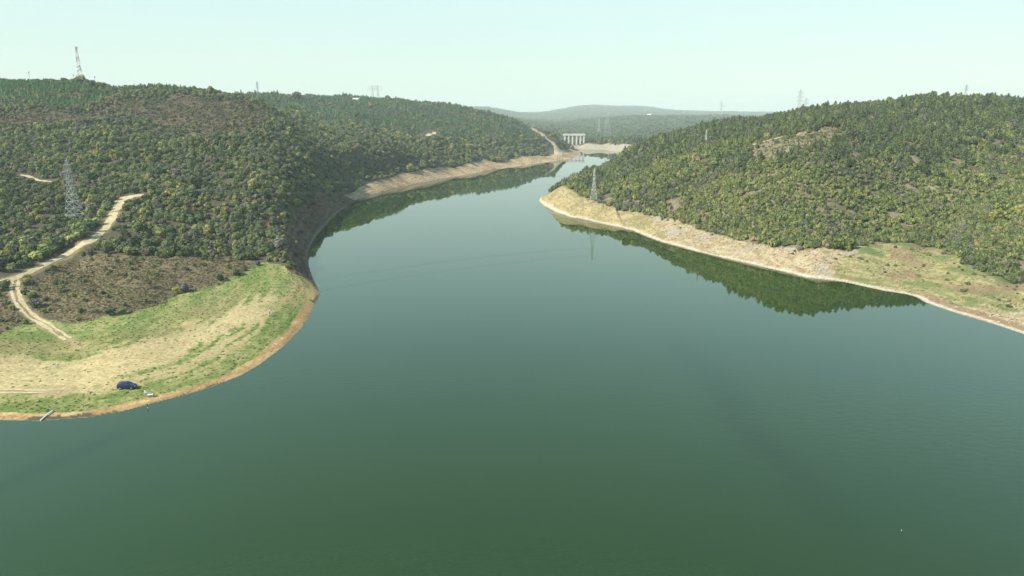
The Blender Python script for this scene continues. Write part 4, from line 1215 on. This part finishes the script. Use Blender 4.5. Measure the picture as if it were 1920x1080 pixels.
mesh_obj('rear_window', [(-1.80, -.50, 1.55), (-1.80, .50, 1.55), (-2.055, .58, 1.08), (-2.055, -.58, 1.08)], [(0, 1, 2, 3)], m_dark, car)
for x_ in (-1.30, 1.28):
    for s in (-1, 1):
        wh = empty('wheel', (x_, s * .80, .31)); wh.parent = car
        MB().tube((0, -.1, 0), (0, .1, 0), .31, n=18).build('tyre', m_tyre, wh)
        MB().tube((0, s * .10, 0), (0, s * .115, 0), .20, n=14).build('rim', m_rim, wh)
for s in (-1, 1):
    MB().box((2.03, s * .56, .68), (.10, .28, .13)).build('headlight', m_lamp, car)
    MB().box((-2.06, s * .66, .92), (.08, .16, .26)).build('tail_light', m_tail, car)
    MB().box((.78, s * .97, 1.04), (.14, .16, .12)).build('mirror', m_blue, car)
MB().box((2.09, 0, .42), (.10, 1.2, .12)).build('bumper', m_tyre, car)
MB().box((-2.11, 0, .44), (.10, 1.3, .14)).build('bumper', m_tyre, car)

car.scale = (.92, .92, .92)
# ------------------------------------------------------------------ people
m_skin = plain('skin', (.42, .25, .17), .6)
m_hair = plain('dark_hair', (.02, .015, .012), .7)
m_shirt_w = plain('white_cloth', (.78, .78, .76), .85)
m_shirt_g = plain('grey_cloth', (.26, .27, .29), .85)
m_trou = plain('dark_trousers', (.05, .055, .07), .9)
m_trou_g = plain('grey_trousers', (.30, .30, .31), .9)
m_eye = plain('eye', (.02, .02, .02), .3)
def person(loc, rz, shirt, trousers, label, stride=.10, arm_bend=.25, height=1.74):
    o = empty('person', loc, rz); tag(o, label, 'person')
    V, E, Rr = [], [], []
    def add(p, r, parent=None):
        V.append(p); Rr.append(r)
        if parent is not None: E.append((parent, len(V) - 1))
        return len(V) - 1
    pel = add((0, 0, .95), .14); wst = add((0, .005, 1.10), .125, pel); chs = add((0, .01, 1.30), .15, wst); shd = add((0, 0, 1.43), .11, chs)
    nck = add((0, -.005, 1.50), .055, shd); hd0 = add((0, -.02, 1.58), .085, nck); hd1 = add((0, -.015, 1.67), .098, hd0); add((0, .0, 1.735), .07, hd1)
    add((0, -.118, 1.625), .016, hd0)                      # nose
    for s in (-1, 1):
        add((s * .098, 0, 1.63), .018, hd1)                # ears
        hp = add((s * .09, 0, .90), .095, pel); kn = add((s * .10, -stride * s * .6 - .02, .50), .062, hp)
        an_ = add((s * .10, -stride * s + .02, .09), .042, kn); add((s * .11, -stride * s - .14, .045), .038, an_)
        sh = add((s * .19, 0, 1.40), .062, shd); el = add((s * .25, .02, 1.12), .045, sh); wr = add((s * .25, -arm_bend * .6, .90 + arm_bend * .3), .03, el)
        pa = add((s * .25, -arm_bend * .6 - .05, .83 + arm_bend * .3), .034, wr)
        for k, (dx, ln) in enumerate(((-.03, .075), (-.010, .088), (.010, .082), (.028, .066))):
            f1 = add((s * .25 + dx, -arm_bend * .6 - .07, .78 + arm_bend * .3), .011, pa)
            add((s * .25 + dx, -arm_bend * .6 - .095, .78 + arm_bend * .3 - ln * .7), .009, f1)
        add((s * .25 - s * .045, -arm_bend * .6 - .085, .835 + arm_bend * .3), .012, pa)      # thumb
    me_ = bpy.data.meshes.new('body'); me_.from_pydata(V, E, []); me_.update()
    b_ = bpy.data.objects.new('body', me_); COL.objects.link(b_)
    sk = b_.modifiers.new('skin', 'SKIN'); sk.use_smooth_shade = True
    for i, r_ in enumerate(Rr): me_.skin_vertices[0].data[i].radius = (r_, r_ * (.8 if i in (0, 1, 2, 3) else 1))
    me_.skin_vertices[0].data[0].use_root = True
    ss = b_.modifiers.new('smooth', 'SUBSURF'); ss.levels = 1; ss.render_levels = 1
    dg = bpy.context.evaluated_depsgraph_get()
    m2_ = bpy.data.meshes.new_from_object(b_.evaluated_get(dg))
    b_.modifiers.clear(); b_.data = m2_
    m2_.materials.clear()
    for m_ in (m_skin, shirt, trousers, m_tyre): m2_.materials.append(m_)
    for p in m2_.polygons:
        c_ = p.center
        hand = abs(c_.x) > .17 and c_.z < .90 + arm_bend * .3
        p.material_index = 3 if c_.z < .085 else (0 if (c_.z > 1.475 or (hand and c_.z > .6 and abs(c_.x) > .19)) else (2 if c_.z < .97 and abs(c_.x) < .2 else 1))
    b_.parent = o
    bm = bmesh.new(); bmesh.ops.create_icosphere(bm, subdivisions=2, radius=.112)
    for v_ in list(bm.verts):
        if v_.co.z < -.02 and v_.co.y < .03: v_.co *= .8
    mh = bpy.data.meshes.new('hair'); bm.to_mesh(mh); bm.free(); mh.materials.append(m_hair)
    hr = bpy.data.objects.new('hair', mh); COL.objects.link(hr); hr.location = (0, .018, 1.69); hr.parent = o
    for s in (-1, 1): MB().box((s * .035, -.105, 1.655), (.026, .012, .014)).build('eye', m_eye, o)
    MB().box((0, -.102, 1.575), (.05, .012, .012)).build('mouth', m_eye, o)
    k = height / 1.76; o.scale = (k, k, k)
    return o
def on_ground(u, v, dmax=400):
    x, y = hit(u, v, dmax); return (x, y, ground(x, y))
person(on_ground(274, 744), R(20), m_shirt_w, m_trou_g, 'person in white shirt standing on the shore near the blue car', .08, .3)
person(on_ground(506, 589), R(110), m_shirt_w, m_trou, 'person in white top and dark trousers standing on the meadow point', .10, .2)
person(on_ground(511, 593), R(-60), m_shirt_g, m_trou_g, 'person in grey clothes standing on the meadow point', .06, .35)

# low folding table next to the person by the car
x, y, z = on_ground(282, 744)
tb = empty('folding_table', (x, y, z), R(8)); tag(tb, 'low pale folding table beside the person on the shore', 'table')
MB().box((0, 0, .56), (1.1, .62, .05)).build('table_top', m_white, tb)
for sx in (-1, 1):
    for sy in (-1, 1): MB().tube((sx * .5, sy * .26, -.05), (sx * .44, sy * .24, .535), .022, n=6).build('leg', m_steel_dim, tb)
x, y, z = on_ground(280, 741)
cb = empty('cool_box', (x - .05, y + .2, z), R(15)); tag(cb, 'dark cool box on the ground behind the folding table', 'box')
MB().box((0, 0, .2), (.6, .4, .4)).build('body', m_trou, cb); MB().box((0, 0, .43), (.62, .42, .06)).build('lid', m_shirt_g, cb)

# white pipe lying down the brown shore
p0 = on_ground(99, 772); p1 = at_height(76, 789, .05)
pipe = MB()
mid = Vector(p0).lerp(Vector(p1), .35)
pipe.tube((p0[0], p0[1], p0[2] + .26), (mid.x, mid.y, mid.z + .30), .13, n=12)
pipe.tube((mid.x, mid.y, mid.z + .30), (p1[0], p1[1], .14), .13, n=12)
tag(pipe.build('drain_pipe', m_shirt_w, None, False), 'white pipe lying down the brown shore into the water', 'pipe')
# stake standing in the shallows
x, y, _ = at_height(277, 765, 0)
st = empty('stake', (x, y, -.4)); tag(st, 'dark stake with a white foot standing in the shallow water', 'stake')
MB().tube((0, 0, .55), (0, 0, 1.35), .07, .06, 8).build('post', m_trou, st); MB().tube((0, 0, 0), (0, 0, .55), .09, .09, 8).build('sleeve', m_white, st)
# white float on the open water
x, y, _ = at_height(1690, 995, 0)
bo = empty('float', (x, y, 0)); tag(bo, 'tiny white float drifting on open water', 'float')
bm = bmesh.new(); bmesh.ops.create_uvsphere(bm, u_segments=12, v_segments=8, radius=.05)
mf = bpy.data.meshes.new('ball'); bm.to_mesh(mf); bm.free(); mf.materials.append(m_white)
fo = bpy.data.objects.new('ball', mf); COL.objects.link(fo); fo.parent = bo; fo.location = (0, 0, .06)
MB().tube((0, 0, .2), (0, 0, .34), .025, n=6).build('eyelet', m_trou, bo)

# ------------------------------------------------------------------ haze
m_haze = bpy.data.materials.new('haze'); m_haze.use_nodes = True
hn, hl = m_haze.node_tree.nodes, m_haze.node_tree.links
hn.clear()
ho = hn.new('ShaderNodeOutputMaterial'); pv = hn.new('ShaderNodeVolumePrincipled')
pv.inputs['Color'].default_value = (.88, 1.0, .95, 1)
pv.inputs['Density'].default_value = .00014
pv.inputs['Anisotropy'].default_value = 0
hl.new(pv.outputs[0], ho.inputs['Volume'])
hz = MB().box((0, 7200, 86), (40000, 15400, 190)).build('haze', m_haze)
hz.visible_shadow = True
tag(hz, kind='stuff')
